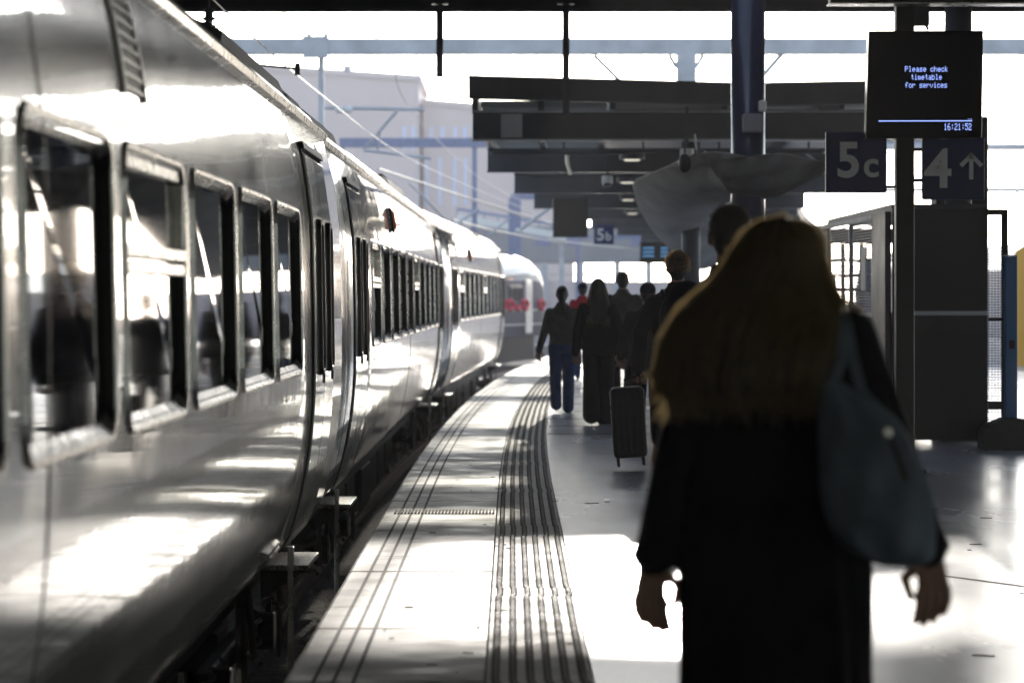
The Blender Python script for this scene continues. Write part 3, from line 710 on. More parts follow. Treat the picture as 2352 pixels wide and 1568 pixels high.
def line(txt, xc, z, px, hgt=None, adv=6):
    hgt = hgt or px; wd = len(txt)*adv*px; x0 = xc-wd/2
    for i, ch in enumerate(txt):
        if ch not in GL: continue
        for r_, row in enumerate(GL[ch].split()):
            j = 0
            while j < 5:
                if row[j] == '1':
                    k = j
                    while k < 5 and row[k] == '1': k += 1
                    xa = x0+(i*adv+j)*px; xb = x0+(i*adv+k)*px-.1*px; za = z-r_*hgt; tx.box(xa, xb, fy(za)-.002, fy(za), za-hgt*.9, za); j = k
                else: j += 1
def sx_(px): return (px-2127)/s2
def sz_(py): return (195-py)/s2
line('Please check', sx_(2128), sz_(153), 100/s2/72, 13/s2/7)
line('timetable', sx_(2127.5), sz_(171.5), 72/s2/54, 13/s2/7)
line('for services', sx_(2127), sz_(190), 97/s2/72, 13/s2/7)
line('16:21:52', sx_(2198), sz_(285), 64/s2/48, 15.5/s2/7)
z = sz_(280); tx.box(sx_(2017), sx_(2230), fy(z)-.002, fy(z), z-.001, z+.007)
for k in range(3): tx.box(sx_(2221+k*3.6), sx_(2222.5+k*3.6), fy(sz_(275))-.002, fy(sz_(275)), sz_(276), sz_(274.3))
tx.build('display_text', M['led'], c)
# panel at the very top right
a = at(1905, 9, 24.3); m = MB(); m.box(a.x, a.x+2.2, 24.2, 24.4, a.z, a.z+.3)
c = thing('hanging_panel', 'underside of a dark light-edged panel at the top right corner', 'panel', a)
m.build('panel', M['black'], c, off=tuple(a)); m = MB(); m.box(a.x-.01, a.x+2.2, 24.18, 24.42, a.z-.012, a.z-.001); m.build('edge_trim', M['chrome'], c, off=tuple(a))
m = MB(); m.box(a.x+.5, a.x+.55, 24.28, 24.33, a.z+.3, 5.4); m.box(a.x+1.7, a.x+1.75, 24.28, 24.33, a.z+.3, 5.4); m.build('hanger', M['steel'], c, off=tuple(a))

# ------------------------------------------------------------------ shelter at the right
SD = 29.0; s = F/SD
xl, xr = (2050-CX)/s, (2268-CX)/s; zt = EYE+(HOR-480)/s
O = (xl, SD, 0)
c = thing('waiting_shelter', 'dark platform shelter with perforated glazed side, right of the black pole', 'shelter', O)
m = MB(); m.box(xl, xr, SD, SD+.06, .05, zt); m.build('end_wall', M['black'], c, off=O, bevel=.004)
m = MB(); m.box(xl+.02, xr, SD-.02, SD-.002, 1.26, 1.30); m.build('rail', M['galv'], c, off=O)
m = MB(); m.box(xl, xr, SD+.06, SD+6.0, zt-.02, zt+.05); m.build('roof', M['steel'], c, off=O)
post = [(29.0, 2036), (30.2, 2026), (32.0, 1968), (34.0, 1928), (36.0, 1884)]
sidex = lambda d: xl-.11*(d-29)/7
for d in (30.3, 32.1, 34.1, 36.1):
    m = MB(); m.box(sidex(d)-.025, sidex(d)+.025, d-.03, d+.03, .02, zt-.022); m.build('post', M['galv'], c, off=O)
m = MB(); m.box(sidex(29.2)-.06, sidex(29.2)+.0, 29.08, 30.2, .02, zt-.022); m.build('side_panel', M['black'], c, off=O)
for a_, b_ in ((30.36, 32.04), (32.16, 34.04), (34.16, 36.04)):
    m = MB(); z = .12; 
    while z < zt-.1:
        m.bar((sidex(a_), a_, z), (sidex(b_), b_, z), .008, .013); z += .030
    y = a_
    while y < b_: m.bar((sidex(y), y, .1), (sidex(y), y, zt-.1), .006, .006); y += .12
    m.build('mesh_panel', M['steel'], c, off=O)
m = MB(); m.bar((sidex(30.3), 30.3, 1.25), (sidex(36), 36, 1.25), .04, .05); m.bar((sidex(30.3), 30.3, zt-.05), (sidex(36), 36, zt-.05), .05, .05); split_build(m, 'mid_rail', M['galv'], c, off=O)
m = MB(); m.box(sidex(31)-.03, sidex(31)-.01, 30.7, 31.1, 1.5, 1.95); m.build('notice', M['white'], c, off=O)
m = MB(); m.box(xl+.1, xl+.12, 35.2, 35.9, .9, 1.7); m.build('bench_back', M['steel'], c, off=O)
m = MB(); m.box(3.62, 4.6, 36.1, 36.14, .05, 1.25); m.build('back_panel', M['steel'], c, off=O)
m = MB(); m.box(3.62, 4.6, 36.1, 36.14, 2.08, zt-.03); m.build('back_header', M['steel'], c, off=O)
for x_ in (3.78, 3.98, 4.2, 4.42):
    m = MB(); m.box(x_, x_+.05, 36.1, 36.14, 1.252, 2.078); m.build('back_post', M['steel'], c, off=O)
for z_ in (1.5, 1.68, 1.86):
    m = MB(); m.box(3.62, 4.6, 36.15, 36.17, z_, z_+.035); m.build('back_rail', M['galv'], c, off=O)
m = MB(); m.box(4.57, 4.6, 29.3, 36.0, .3, 1.2); m.build('bench', M['steel'], c, off=O)
# mesh screen right of shelter
xa, xb = (2270-CX)/s, (2316-CX)/s
c = thing('mesh_screen', 'narrow framed mesh screen between the shelter wall and the blue post', 'screen panel', (xa, SD, 0)); O = (xa, SD, 0)
m = MB(); m.box(xb-.06, xb, SD, SD+.05, 0, zt); m.box(xa, xb-.061, SD, SD+.05, zt-.06, zt); m.box(xa, xb-.061, SD, SD+.05, .35, .42); m.box(xa, xb-.061, SD, SD+.05, 1.2, 1.24); m.build('frame', M['black'], c, off=O)
m = MB(); z = .06
while z < zt-.06:
    m.bar((xa, SD+.02, z), (xb-.06, SD+.02, z), .006, .008); z += .026
x = xa+.01
while x < xb-.06: m.bar((x, SD+.028, .05), (x, SD+.028, zt-.06), .005, .005); x += .03
m.build('mesh', M['steel'], c, off=O)
# tall slab behind the 4 sign
a = at(2150, 268, 31.5); c = thing('service_cabinet', 'tall dark cabinet standing behind the 4 sign', 'cabinet', (a.x, 31.5, 0)); O = (a.x, 31.5, 0)
m = MB(); m.box(a.x, at(2270, 0, 31.5).x, 31.5, 31.9, .05, a.z); m.build('casing', M['black'], c, off=O, bevel=.01); m = MB(); m.box(a.x+.02, at(2268,0,31.5).x, 31.52, 31.88, 0, .049); m.build('plinth', M['steel'], c, off=O)
# blue post with black base
a = at(2321, 1030, 28.2); c = thing('barrier_post', 'bright blue square post on a black rubber base', 'post', (a.x, 28.2, 0)); O = (a.x, 28.2, 0)
m = MB(); m.box(-.058, .058, -.05, .05, .0, 1.82); m.build('post', M['bluepost'], c, bevel=.008)
m = MB(); m.box(-.059, .059, -.055, .055, 1.822, 1.835); m.build('cap', M['white'], c)
m = MB(); m.box(-.02, .03, -.056, -.051, .95, 1.03); m.build('latch', M['black'], c)
m = MB(); m.loft([[(-.29, y, .0), (-.29, y, .17), (-.22, y, .24), (-.06, y, .30), (.06, y, .30), (.3, y, .25), (.5, y, .15), (.5, y, 0)] for y in (-.17, .17)]); m.build('rubber_base', M['rubber'], c, bevel=.01)
# things beyond on the right
c = thing('yellow_fronted_train', 'yellow nose of a train glimpsed behind the blue post', 'train', (10.3, 62, 0)); O = (10.3, 62, 0)
x0 = (2322-CX)*62/F
m = MB(); m.loft([[(x0+.0, y, -.3), (x0, y, 1.9), (x0+.12, y, 2.4), (x0+.4, y, 2.6), (x0+2.6, y, 2.6), (x0+2.8, y, -.3)] for y in (62, 62.25)]); m.build('cab_front', M['yellow'], c, off=O, bevel=.02)
m = MB(); m.loft([[(x0+.05, y, -.3), (x0+.05, y, 2.0), (x0+.4, y, 2.55), (x0+2.4, y, 2.55), (x0+2.7, y, -.3)] for y in (62.26, 85)]); m.build('body', M['fartrain'], c, off=O)
m = MB(); m.box(x0+.5, x0+2.3, 61.97, 61.99, 1.2, 2.1); m.build('windscreen', M['glass'], c, off=O)

def plain_carriage(label, x0, y0, x1, y1, grp):
    dx, dy = x1-x0, y1-y0; L = math.hypot(dx, dy)
    c = thing('stabled_carriage', label, 'train carriage', (x0, y0, 0), -math.atan2(dx, dy), grp)
    sec = [(0,-.1),(-.05,.6),(-.02,1.2),(.05,2.2),(.35,2.7),(.9,2.88),(1.8,2.88),(2.3,2.7),(2.65,2.2),(2.7,1.2),(2.7,-.1)]
    m = MB(); m.loft([[(x, y, z) for x, z in sec] for y in (0, L)]); m.build('body', M['dkblue'], c)
    for k in range(int(L/2)-1):
        m = MB(); m.box(-.05, -.025+.012, 1.2+k*2, 2.7+k*2, 1.05, 1.85); m.build('window', M['glass'], c)
    m = MB(); m.box(.3, 2.4, .3, L-.3, -.9, -.11); m.build('underframe', M['under'], c)
M['dkblue'] = mat('dark_blue_train_paint', (.06,.07,.12), .35, coat=.4)
plain_carriage('nearer dark blue carriage stabled beyond the shelter', 11.5, 100, 14.5, 122, 'dark blue carriages beyond the shelter')
plain_carriage('farther dark blue carriage stabled beyond the shelter', 14.7, 123, 18.5, 145, 'dark blue carriages beyond the shelter')
# ------------------------------------------------------------------ gantries, posts, wires
def gantry(label, d, zc, th, x0, x1, posts, mt, mp):
    c = thing('line_gantry', label, 'gantry', (x0, d, 0), 0, 'overhead line gantries'); O = (x0, d, 0)
    m = MB(); m.box(x0, x1, d-.15, d+.15, zc-th/2, zc+th/2); m.build('beam', mt, c, off=O, bevel=.01)
    for x, wd in posts:
        m = MB(); m.box(x-wd/2, x+wd/2, d-wd/2, d+wd/2, -1.06, zc-th/2); m.build('post', mp, c, off=O)
    return c, O
Gd = 60; s = F/Gd
c, O = gantry('nearest pale gantry beam crossing the whole sky', Gd, EYE+(HOR-108)/s, 36/s, -7.5, 16, [((738-CX)/s, .11), ((1576-CX)/s, .38), (-7.4, .2), (15.9, .2)], M['galv'], M['galv'])
m = MB(); X = (720-CX)/s; zb = EYE+(HOR-108)/s
m.box(X-.2, X+.3, Gd-.19, Gd-.151, zb-.24, zb+.2); m.box(X-.12, X-.05, Gd-.2, Gd+.2, zb+.16, zb+.26); m.box(X+.22, X+.29, Gd-.2, Gd+.2, zb+.16, zb+.26)
a0 = at(1365,128,Gd); a1 = at(1425,188,Gd); m.bar((a0.x, Gd, a0.z), (a1.x, Gd, a1.z), .08)
a0 = at(1800,120,Gd); a1 = at(1752,175,Gd); m.bar((a0.x, Gd, a0.z), (a1.x, Gd, a1.z), .1)
for sgn in (-1, 1):
    X = (1576-CX)/s; m.bar((X+sgn*.19, Gd, zb-.42), (X+sgn*.34, Gd, zb-.17), .08)
split_build(m, 'knee_brace', M['galv'], c, off=O)
gantry('second blue gantry beam, over the bend behind the second carriage', 98, EYE+(HOR-328)/70, .3, (780-CX)/70, 14, [((1090-CX)/70, .16), ((780-CX)/70+.1, .16)], M['bluesteel'], M['bluesteel'])
gantry('third faint blue gantry, left of the double screen', 120, EYE+(HOR-452)/57.2, .22, (1172-CX)/57.2, 11, [((1182-CX)/57.2, .5)], M['bluesteel'], M['bluesteel'])
gantry('lower grey gantry beam in the gap at the right', 92, EYE+(HOR-338)/74.6, .2, 9, 20, [(18.9, .2)], M['galv'], M['galv'])
gantry('lowest grey gantry beam in the gap at the right', 110, EYE+(HOR-436)/62.4, .16, 9, 24, [(18.6, .12)], M['galv'], M['galv'])
gantry('distant blue gantry on thin post at centre', 135, EYE+(HOR-545)/50.8, .15, 1.0, 9.0, [((1326-CX)/50.8, .18)], M['bluesteel'], M['bluesteel'])
def wire(pts, r, label):
    m = MB(); P_ = [at(*q) for q in pts]; sm = []
    for i in range(len(P_)-1):
        for k in range(6):
            f = k/6; a0 = P_[max(i-1,0)]; a1 = P_[i]; a2 = P_[i+1]; a3 = P_[min(i+2, len(P_)-1)]
            sm.append(.5*((2*a1)+(a2-a0)*f+(2*a0-5*a1+4*a2-a3)*f*f+(3*a1-a0-3*a2+a3)*f**3))
    sm.append(P_[-1]); m.tube(sm, r, 6)
    tag(m.build('overhead_wire', M['wire']), label, 'wire', 'overhead line wires')
wire([(330, -200, 19.5), (490, 0, 25.5), (740, 220, 39), (950, 370, 58.6), (1180, 470, 87), (1262, 502, 101)], .008, 'long bright contact wire sweeping down from the top left to the double screen')
wire([(600, 20, 60), (870, 90, 60), (935, 240, 66), (1090, 400, 90), (1200, 462, 105)], .009, 'thin catenary wire dropping through the pale gantry beam')
wire([(870, 388, 62), (1000, 430, 75), (1100, 462, 88), (1262, 512, 105)], .02, 'lower wire beside the long contact wire, over the second carriage')
wire([(1040, 505, 80), (1130, 528, 92), (1260, 552, 105), (1400, 566, 118), (1490, 577, 125)], .03, 'lowest thick wire crossing in front of the far footbridge')
wire([(1030, 440, 92), (1120, 470, 98), (1215, 500, 104), (1270, 512, 108)], .035, 'pale thick wire left of the double screen')
def arm(label, d, segs, knob):
    a = at(*segs[0][0], d); c = thing('overhead_line_arm', label, 'arm', a, 0, 'overhead line arms'); m = MB()
    for p_, q_, r in segs: m.tube([at(*p_, d)-a, at(*q_, d+.4)-a], r, 8)
    m.build('tube', M['galv'], c)
    m = MB()
    for k in knob:
        b = at(*k, d)-a; m.ell(tuple(b), .09, .09, .08, 10, 6)
    split_build(m, 'insulator', M['white'], c)
arm('bracket arm with a diagonal stay, fixed left of the canopy', 58, [((745, 248), (975, 252), .035), ((912, 255), (835, 345), .03), ((835, 345), (990, 364), .03), ((872, 300), (868, 345), .02)], [(780, 252), (800, 252)])
arm('slanting bracket arm left of the double screen', 86, [((1262, 478), (1185, 575-40), .05), ((1100, 560), (1172, 500), .03)], [(1190, 530)])
arm('bracket arm with diagonal stay just above the second carriage roof', 74, [((940, 420), (1040, 520), .03), ((1040, 520), (1100, 480), .03)], [(1010, 512), (1050, 515)])
a = at(600, 146, 30); c = thing('overhead_line_arm', 'short dark arm ending in a clamp just above the near carriage roof', 'arm', a, 0, 'overhead line arms')
m = MB(); m.tube([(-.5, 0, .02), (.38, 0, -.055)], .013, 6); m.build('tube', M['steel'], c); m = MB(); m.box(.34, .39, -.04, .04, -.12, .0); m.build('clamp', M['steel'], c)
a = at(480, 36, 26); c = thing('insulator', 'dark insulator above the near carriage roof at the top left', 'insulator', a)
m = MB(); m.cyl((0,0,0), .035, .12, 'z', 12); m.cyl((0,0,.04), .055, .02, 'z', 12); m.cyl((0,0,-.03), .055, .02, 'z', 12); m.build('disc_stack', M['steel'], c); m = MB(); m.tube([(0,0,-.06),(-.1,0,-.1),(-.25,0,-.12)], .012, 6); m.tube([(0,0,.06),(0,0,1.6)], .008, 6); m.build('fitting', M['steel'], c)
for (px, py, d, wd, lb) in ((958, 76, 180, 1.2, 'pair of flat floodlights against the sky above the pale gantry'), (798, 160, 180, .5, 'small roof vent on the skyline of the pale building')):
    a = at(px, py, d); c = thing('floodlight' if wd > 1 else 'roof_vent', lb, 'floodlight' if wd > 1 else 'vent', a)
    m = MB()
    if wd > 1: m.bar((-wd/2, 0, .1), (0, 0, .0), .4, .12); m.bar((0.02, 0, .08), (wd/2, 0, -.1), .4, .12)
    else: m.cyl((0, 0, 0), .25, .3, 'z', 12); m.cyl((0,0,.2), .32, .08, 'z', 12)
    m.build('head', M['galv'], c, bevel=.01); m = MB(); m.tube([(0,0,-.1),(0,0,-a.z-1 if wd > 1 else -.5)], .035, 6); m.build('mast', M['galv'], c)

# ------------------------------------------------------------------ far buildings
def building(label, d, x0, x1, ztops, depth, wins, mt=None):
    c = thing('building', label, 'building', (x0, d, -1)); O = (x0, d, -1)
    m = MB(); m.add([(x0, d, -1), (x1, d, -1), (x1, d+depth, -1), (x0, d+depth, -1), (x0, d, ztops[0]), (x1, d, ztops[1]), (x1, d+depth, ztops[1]), (x0, d+depth, ztops[0])],
                    [(0,1,5,4),(1,2,6,5),(2,3,7,6),(3,0,4,7),(4,5,6,7)]); m.build('wall', mt or M['bldg'], c, off=O)
    for (a, b, e, f) in wins:
        m = MB(); m.box(a, b, d-.05, d+.05, e, f); m.build('window', M['bwin'], c, off=O)
    m = MB(); m.add([(x0-.2, d-.2, ztops[0]+.02), (x1+.2, d-.2, ztops[1]+.02), (x1+.2, d-.2, ztops[1]+.5), (x0-.2, d-.2, ztops[0]+.5), (x0-.2, d+depth, ztops[0]+.02), (x1+.2, d+depth, ztops[1]+.02), (x1+.2, d+depth, ztops[1]+.5), (x0-.2, d+depth, ztops[0]+.5)],
          [(0,1,2,3),(3,2,6,7),(0,4,5,1),(4,7,6,5),(0,3,7,4),(1,5,6,2)]); m.build('parapet', mt or M['bldg'], c, off=O)
    return c
BD = 230; s = F/BD
bx = lambda px: (px-CX)/s
bz = lambda py: EYE+(HOR-py)/s
building('tall pale windowless block on the skyline, left', BD, bx(560), bx(962), (bz(160), bz(188)), 20, [(bx(x), bx(x+8), bz(345), bz(290)) for x in (925, 945)])
building('lower pale block with slit windows, joining the tall one on its right', BD+2, bx(962)+.3, bx(1320), (bz(238), bz(268)), 20,
         [(bx(x), bx(x+9), bz(330), bz(288)) for x in (985, 1010, 1040, 1062, 1108, 1130)]+[(bx(x), bx(x+7), bz(470), bz(360)) for x in (975, 1005, 1040, 1065)])
# station footbridge / offices beyond the bend
d = 150; s = F/d
c = thing('station_footbridge', 'grey clad station building across the tracks beyond the bend', 'building', (0, d, 0)); O = (0, d, 0)
X = lambda px: (px-CX)/s
Z = lambda py: EYE+(HOR-py)/s
m = MB(); m.box(X(1080), X(1900), d, d+6, Z(602), Z(520)); m.build('upper_wall', M['greyw'], c, off=O)
m = MB(); m.box(X(1230), X(1900), d+.3, d+.6, -1, Z(645)); m.build('lower_panel', M['bldg'], c, off=O)
for px in (1222, 1250, 1335, 1418, 1490, 1560, 1640, 1760):
    m = MB(); m.box(X(px)-.16*1, X(px)+.16, d+.05, d+.29, -1, Z(602)-.01); m.build('post', M['galv'], c, off=O)
for px in (1262, 1345, 1428, 1500):
    m = MB(); m.box(X(px), X(px+62), d+3, d+3.1, Z(632), Z(628)); m.build('blind_slat', M['galv'], c, off=O)
for px in (1230, 1300, 1450):
    m = MB(); m.box(X(px), X(px+35), d-.05, d-.01, Z(565), Z(548)); m.build('window', M['bluesteel'], c, off=O)
# pale footbridge deck left of the double screen
d = 130; s = F/d
c = thing('footbridge', 'pale sloping footbridge deck left of the double screen', 'footbridge', (0, d, 0)); O = (0, d, 0)
m = MB(); p0 = at(1050, 500, d); p1 = at(1300, 545, d); m.bar(p0, p1, 1.2, .3); m.build('deck', M['white'], c, off=O)
m = MB(); p0 = at(1050, 480, d); p1 = at(1300, 520, d); m.bar(p0, p1, .1, .12)
for k in range(9): f = k/8; q0 = at(1050, 500, d).lerp(at(1300, 545, d), f); m.bar(q0, q0+Vector((0,0,.4)), .05)
m.build('railing', M['bluesteel'], c, off=O)
m = MB()
for px in (1070, 1290): q0 = at(px, 510, d); m.bar((q0.x, d, -1), (q0.x, d, q0.z-.2), .2)
split_build(m, 'pier', M['galv'], c, off=O)
# ------------------------------------------------------------------ people
M['skin'] = mat('skin', (.42,.24,.17), .55); M['skin'].node_tree.nodes['Principled BSDF'].inputs['Subsurface Weight'].default_value = .0
def cloth(n, c):
    m = mat(n, c, .9, spec=.08, var=.25, vscale=9, bump=.8, bscale=6, bstretch=(1,1,.5), bdist=.03)
    b = m.node_tree.nodes['Principled BSDF']; b.inputs['Sheen Weight'].default_value = .12; b.inputs['Sheen Roughness'].default_value = .25; return m
M['coat'] = cloth('black_coat', (.014,.014,.017)); M['bag'] = cloth('blue_grey_canvas', (.19,.23,.28)); M['denim'] = cloth('blue_denim', (.05,.09,.20))
M['taupe'] = cloth('taupe_wool', (.07,.06,.052)); M['navyc'] = cloth('navy_cloth', (.008,.011,.028)); M['olive'] = cloth('dark_olive_cloth', (.022,.024,.02)); M['redc'] = cloth('red_cloth', (.4,.02,.03))
M['shoe'] = mat('dark_shoe', (.01,.01,.012), .5); M['greyk'] = cloth('grey_knit', (.10,.095,.09)); M['pink'] = cloth('pink_cloth', (.4,.08,.14))
def hairmat(n, c, tcol, tr_=.45):
    m = bpy.data.materials.new(n); m.use_nodes = True; n_ = m.node_tree.nodes; l_ = m.node_tree.links; b = n_['Principled BSDF']
    b.inputs['Base Color'].default_value = (*c, 1); b.inputs['Roughness'].default_value = .4
    t = n_.new('ShaderNodeBsdfTranslucent'); t.inputs[0].default_value = (*tcol, 1); x = n_.new('ShaderNodeMixShader'); x.inputs[0].default_value = tr_
    l_.new(b.outputs[0], x.inputs[1]); l_.new(t.outputs[0], x.inputs[2]); l_.new(x.outputs[0], n_['Material Output'].inputs[0]); return m
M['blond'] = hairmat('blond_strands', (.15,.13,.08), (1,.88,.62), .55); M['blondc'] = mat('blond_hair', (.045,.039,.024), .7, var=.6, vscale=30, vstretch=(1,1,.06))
M['dark_hair'] = mat('dark_hair', (.012,.009,.007), .6); M['brown'] = hairmat('brown_strands', (.08,.055,.03), (1,.78,.45), .5)
def hand(mb, W, down, med, back, k=1, curl=.6):
    W = Vector(W); down = Vector(down).normalized(); med = Vector(med); med = (med-down*med.dot(down)).normalized(); back = down.cross(med)*(1 if down.cross(med).dot(Vector(back)) > 0 else -1)
    for i in range(4):
        o = (i-1.5)*.019*k; b0 = W+med*o*.6+down*.012*k; b1 = W+med*o+down*.088*k
        mb.cap2(b0, .015*k, b1, .0115*k, 8)
    for i, (ln, cu) in enumerate(((.058, 1.35), (.072, 1.15), (.078, 1.0), (.070, .8))):
        o = (i-1.5)*.021*k; p = W+med*o+down*.088*k; ang = 0; dn_ = (down+med*o*3).normalized()
        for j, (f, r) in enumerate(((.45, .0095), (.32, .0085), (.26, .0075))):
            ang += curl*cu*(.45, .7, .4)[j]
            dr = (dn_*math.cos(ang)+(back*.45+med*.55*(1 if i < 4 else 1)).normalized()*math.sin(ang)).normalized()
            q = p+dr*ln*f*k; mb.cap2(p, r*1.22*k, q, r*1.1*k, 8); p = q
    p = W+med*.026*k+down*.02*k; q = p+(med*.9+down*.7+back*.1).normalized()*.05*k; r_ = q+(down*.98-med*.18+back*.1).normalized()*.046*k
    mb.cap2(p, .0155*k, q, .0125*k, 8); mb.cap2(q, .0125*k, r_, .0095*k, 8)
def eln(z, cx, cy, rx, ry, n=28, pw=2.3):
    out = []
    for i in range(n):
        t = 2*math.pi*i/n; c, s = math.cos(t), math.sin(t)
        out.append((cx+rx*math.copysign(abs(c)**(2/pw), c), cy+ry*math.copysign(abs(s)**(2/pw), s), z))
    return out
def smooth_rings(R_, n=4):
    """R_: list of (z,cx,cy,rx,ry) -> densified"""
    out = []
    for i in range(len(R_)-1):
        a0 = R_[max(i-1,0)]; a1 = R_[i]; a2 = R_[i+1]; a3 = R_[min(i+2, len(R_)-1)]
        for k in range(n):
            f = k/n; f2 = f*f; f3 = f2*f
            out.append(tuple(.5*((2*b)+(c-a)*f+(2*a-5*b+4*c-d)*f2+(3*b-a-3*c+d)*f3) for a, b, c, d in zip(a0, a1, a2, a3)))
    out.append(R_[-1]); return out
def human(label, px, d, H, top='coat', bot='coat', hair='dark_hair', style='short', arms=None, stride=(.16,-.14), hem=.86, tw=1.0, flare=0, lean=0, vox=.009, extra=None, yaw=0, group=None, headturn=0, sleeve=1.0, handcurl=.7, sw=1.0):
    x0 = (px-CX)*d/F; k = H/1.75
    c = thing('person', label, 'person', (x0, d, 0), yaw, group)
    A = arms or {}
    sh = .175*k*sw; shz = 1.425*k
    JL = A.get('L', [(-sh, 0, shz-.03), (-sh-.07, -.02, 1.12*k), (-sh-.09, .04, .86*k)]); JR = A.get('R', [(sh, 0, shz-.03), (sh+.07, -.02, 1.12*k), (sh+.09, .04, .86*k)])
    legs = []
    for sx, st in ((-1, stride[0]), (1, stride[1])):
        hp = (sx*.09*k, 0, .92*k); fwd = st > 0
        an = (sx*.085*k, st, .085*k if fwd else .13*k); kn = (sx*.09*k, st*.5+(.05 if fwd else .03), .50*k); legs.append((hp, kn, an))
    b = MB()
    b.ell((0, .015*k, 1.645*k), .076*k, .096*k, .108*k, 20, 14); b.ell((0, .04*k, 1.585*k), .056*k, .065*k, .06*k, 14, 8)
    b.ell((0, .118*k, 1.625*k), .012*k, .016*k, .022*k, 8, 6)
    for s in (-1, 1): b.ell((s*.08*k, .01*k, 1.63*k), .011*k, .022*k, .033*k, 10, 8); b.ell((s*.03*k, .1*k, 1.645*k), .014*k, .01*k, .008*k, 8, 6)
    b.ell((0, .105*k, 1.583*k), .024*k, .012*k, .008*k, 8, 6)
    b.cap2((0, -.01*k, 1.44*k), .058*k, (0, .0, 1.6*k), .055*k)
    b.loft([eln(*r) for r in smooth_rings([(.9*k,0,0,.14*k,.10*k), (1.05*k,0,0,.125*k,.09*k), (1.25*k,0,0,.15*k,.10*k), (1.40*k,0,-.01*k,.16*k,.09*k), (1.47*k,0,-.01*k,.07*k,.06*k)])])
    for (hp, kn, an) in legs:
        b.cap2(hp, .085*k, kn, .055*k); b.cap2(kn, .055*k, an, .04*k); b.cap2(an, .04*k, (an[0], an[1]+.12*k, an[2]-.045*k), .03*k)
    for J, s in ((JL, 1), (JR, -1)):
        b.cap2(J[0], .05*k, J[1], .038*k); b.cap2(J[1], .038*k, J[2], .026*k)
        dn = Vector(J[2])-Vector(J[1]); hand(b, J[2], (dn.normalized()*.7+Vector((0,0,-.5))), (s, 0, 0), (0, -1, 0), k, handcurl)
    b.build('body', M['skin'], c, remesh=vox*.75, sm=2)
    # trousers
    t = MB()
    for (hp, kn, an) in legs:
        t.cap2(hp, .105*k, kn, (.078+flare*.4)*k); t.cap2(kn, (.078+flare*.4)*k, (an[0], an[1], an[2]-.01), (.062+flare)*k)
    t.loft([eln(*r) for r in smooth_rings([(.84*k,0,0,.165*k,.125*k), (.93*k,0,-.01*k,.175*k,.135*k), (1.03*k,0,0,.15*k,.115*k)])])
    t.build('trousers', M[bot], c, remesh=vox, sm=3)
    for (hp, kn, an) in legs:
        s_ = MB(); s_.cap2((an[0], an[1]-.03*k, an[2]-.04*k), .042*k, (an[0], an[1]+.15*k, max(.035*k, an[2]-.055*k)), .035*k); s_.build('shoe', M['shoe'], c, remesh=vox, sm=2)
    j = MB()
    j.loft([eln(*r) for r in smooth_rings([(hem*k,0,-.01*k,.205*k*tw,.15*k), (1.0*k,0,-.005*k,.185*k*tw,.135*k), (1.2*k,0,0,.19*k*tw,.135*k), (1.34*k,0,-.01*k,.20*k*tw,.13*k), (1.42*k,0,-.01*k,.165*k*tw,.11*k), (1.475*k,0,-.01*k,.10*k,.085*k), (1.53*k,0,-.01*k,.07*k,.07*k)])])
    for J in (JL, JR):
        j.cap2(J[0], .072*k, J[1], .058*k*sleeve); j.cap2(J[1], .058*k*sleeve, J[2], .048*k*sleeve)
    j.build('jacket', M[top], c, remesh=vox, sm=3)
    h = MB()
    if style in ('short', 'curly', 'cap'):
        h.ell((0, -.002*k, 1.668*k), .084*k, .104*k, .098*k, 22, 14); h.ell((0, -.045*k, 1.62*k), .072*k, .06*k, .085*k, 16, 10)
        h.build('hair', M[hair], c, remesh=vox*.8, sm=2)
        if style in ('curly', 'short'):
            q = MB(); N = 2600 if style == 'curly' else 500
            for i in range(N):
                th = random.uniform(0, 2*math.pi); ph = random.uniform(-.5, 1.35); n = Vector((math.cos(th)*math.cos(ph), math.sin(th)*math.cos(ph), math.sin(ph)))
                p = Vector((n.x*.082*k, n.y*.102*k-.002, 1.668*k+n.z*.096*k)); tt = Vector((random.uniform(-1,1), random.uniform(-1,1), random.uniform(-1,1)))*.8
                ln = random.uniform(.012, .03)*k*(1 if style == 'curly' else .45)
                q.tube([p, p+n*ln*.6+tt*ln*.3, p+n*ln*.8+tt*ln*.9], .0011*k, 3)
            q.build('hair_strands', M['brown'] if style == 'curly' else M[hair], c)
    elif style == 'pony':
        h.ell((0, -.002*k, 1.665*k), .083*k, .104*k, .1*k, 22, 14); h.ell((0, -.04*k, 1.60*k), .07*k, .06*k, .07*k); h.cap2((0, -.10*k, 1.63*k), .035*k, (0, -.13*k, 1.50*k), .045*k); h.cap2((0, -.13*k, 1.50*k), .045*k, (.01*k, -.13*k, 1.36*k), .022*k)
        h.build('hair', M[hair], c, remesh=vox*.8, sm=2)
    elif style == 'long':
        h.loft([eln(*r) for r in smooth_rings([(1.20*k,0,-.115*k,.085*k,.03*k), (1.3*k,0,-.115*k,.11*k,.045*k), (1.42*k,0,-.09*k,.12*k,.07*k), (1.52*k,0,-.05*k,.105*k,.085*k), (1.62*k,0,-.01*k,.09*k,.105*k), (1.70*k,0,0,.078*k,.095*k), (1.745*k,0,0,.045*k,.055*k), (1.76*k,0,0,.01*k,.012*k)])])
        h.build('hair', M['blondc'], c, remesh=vox*.8, sm=2)
        q = MB()
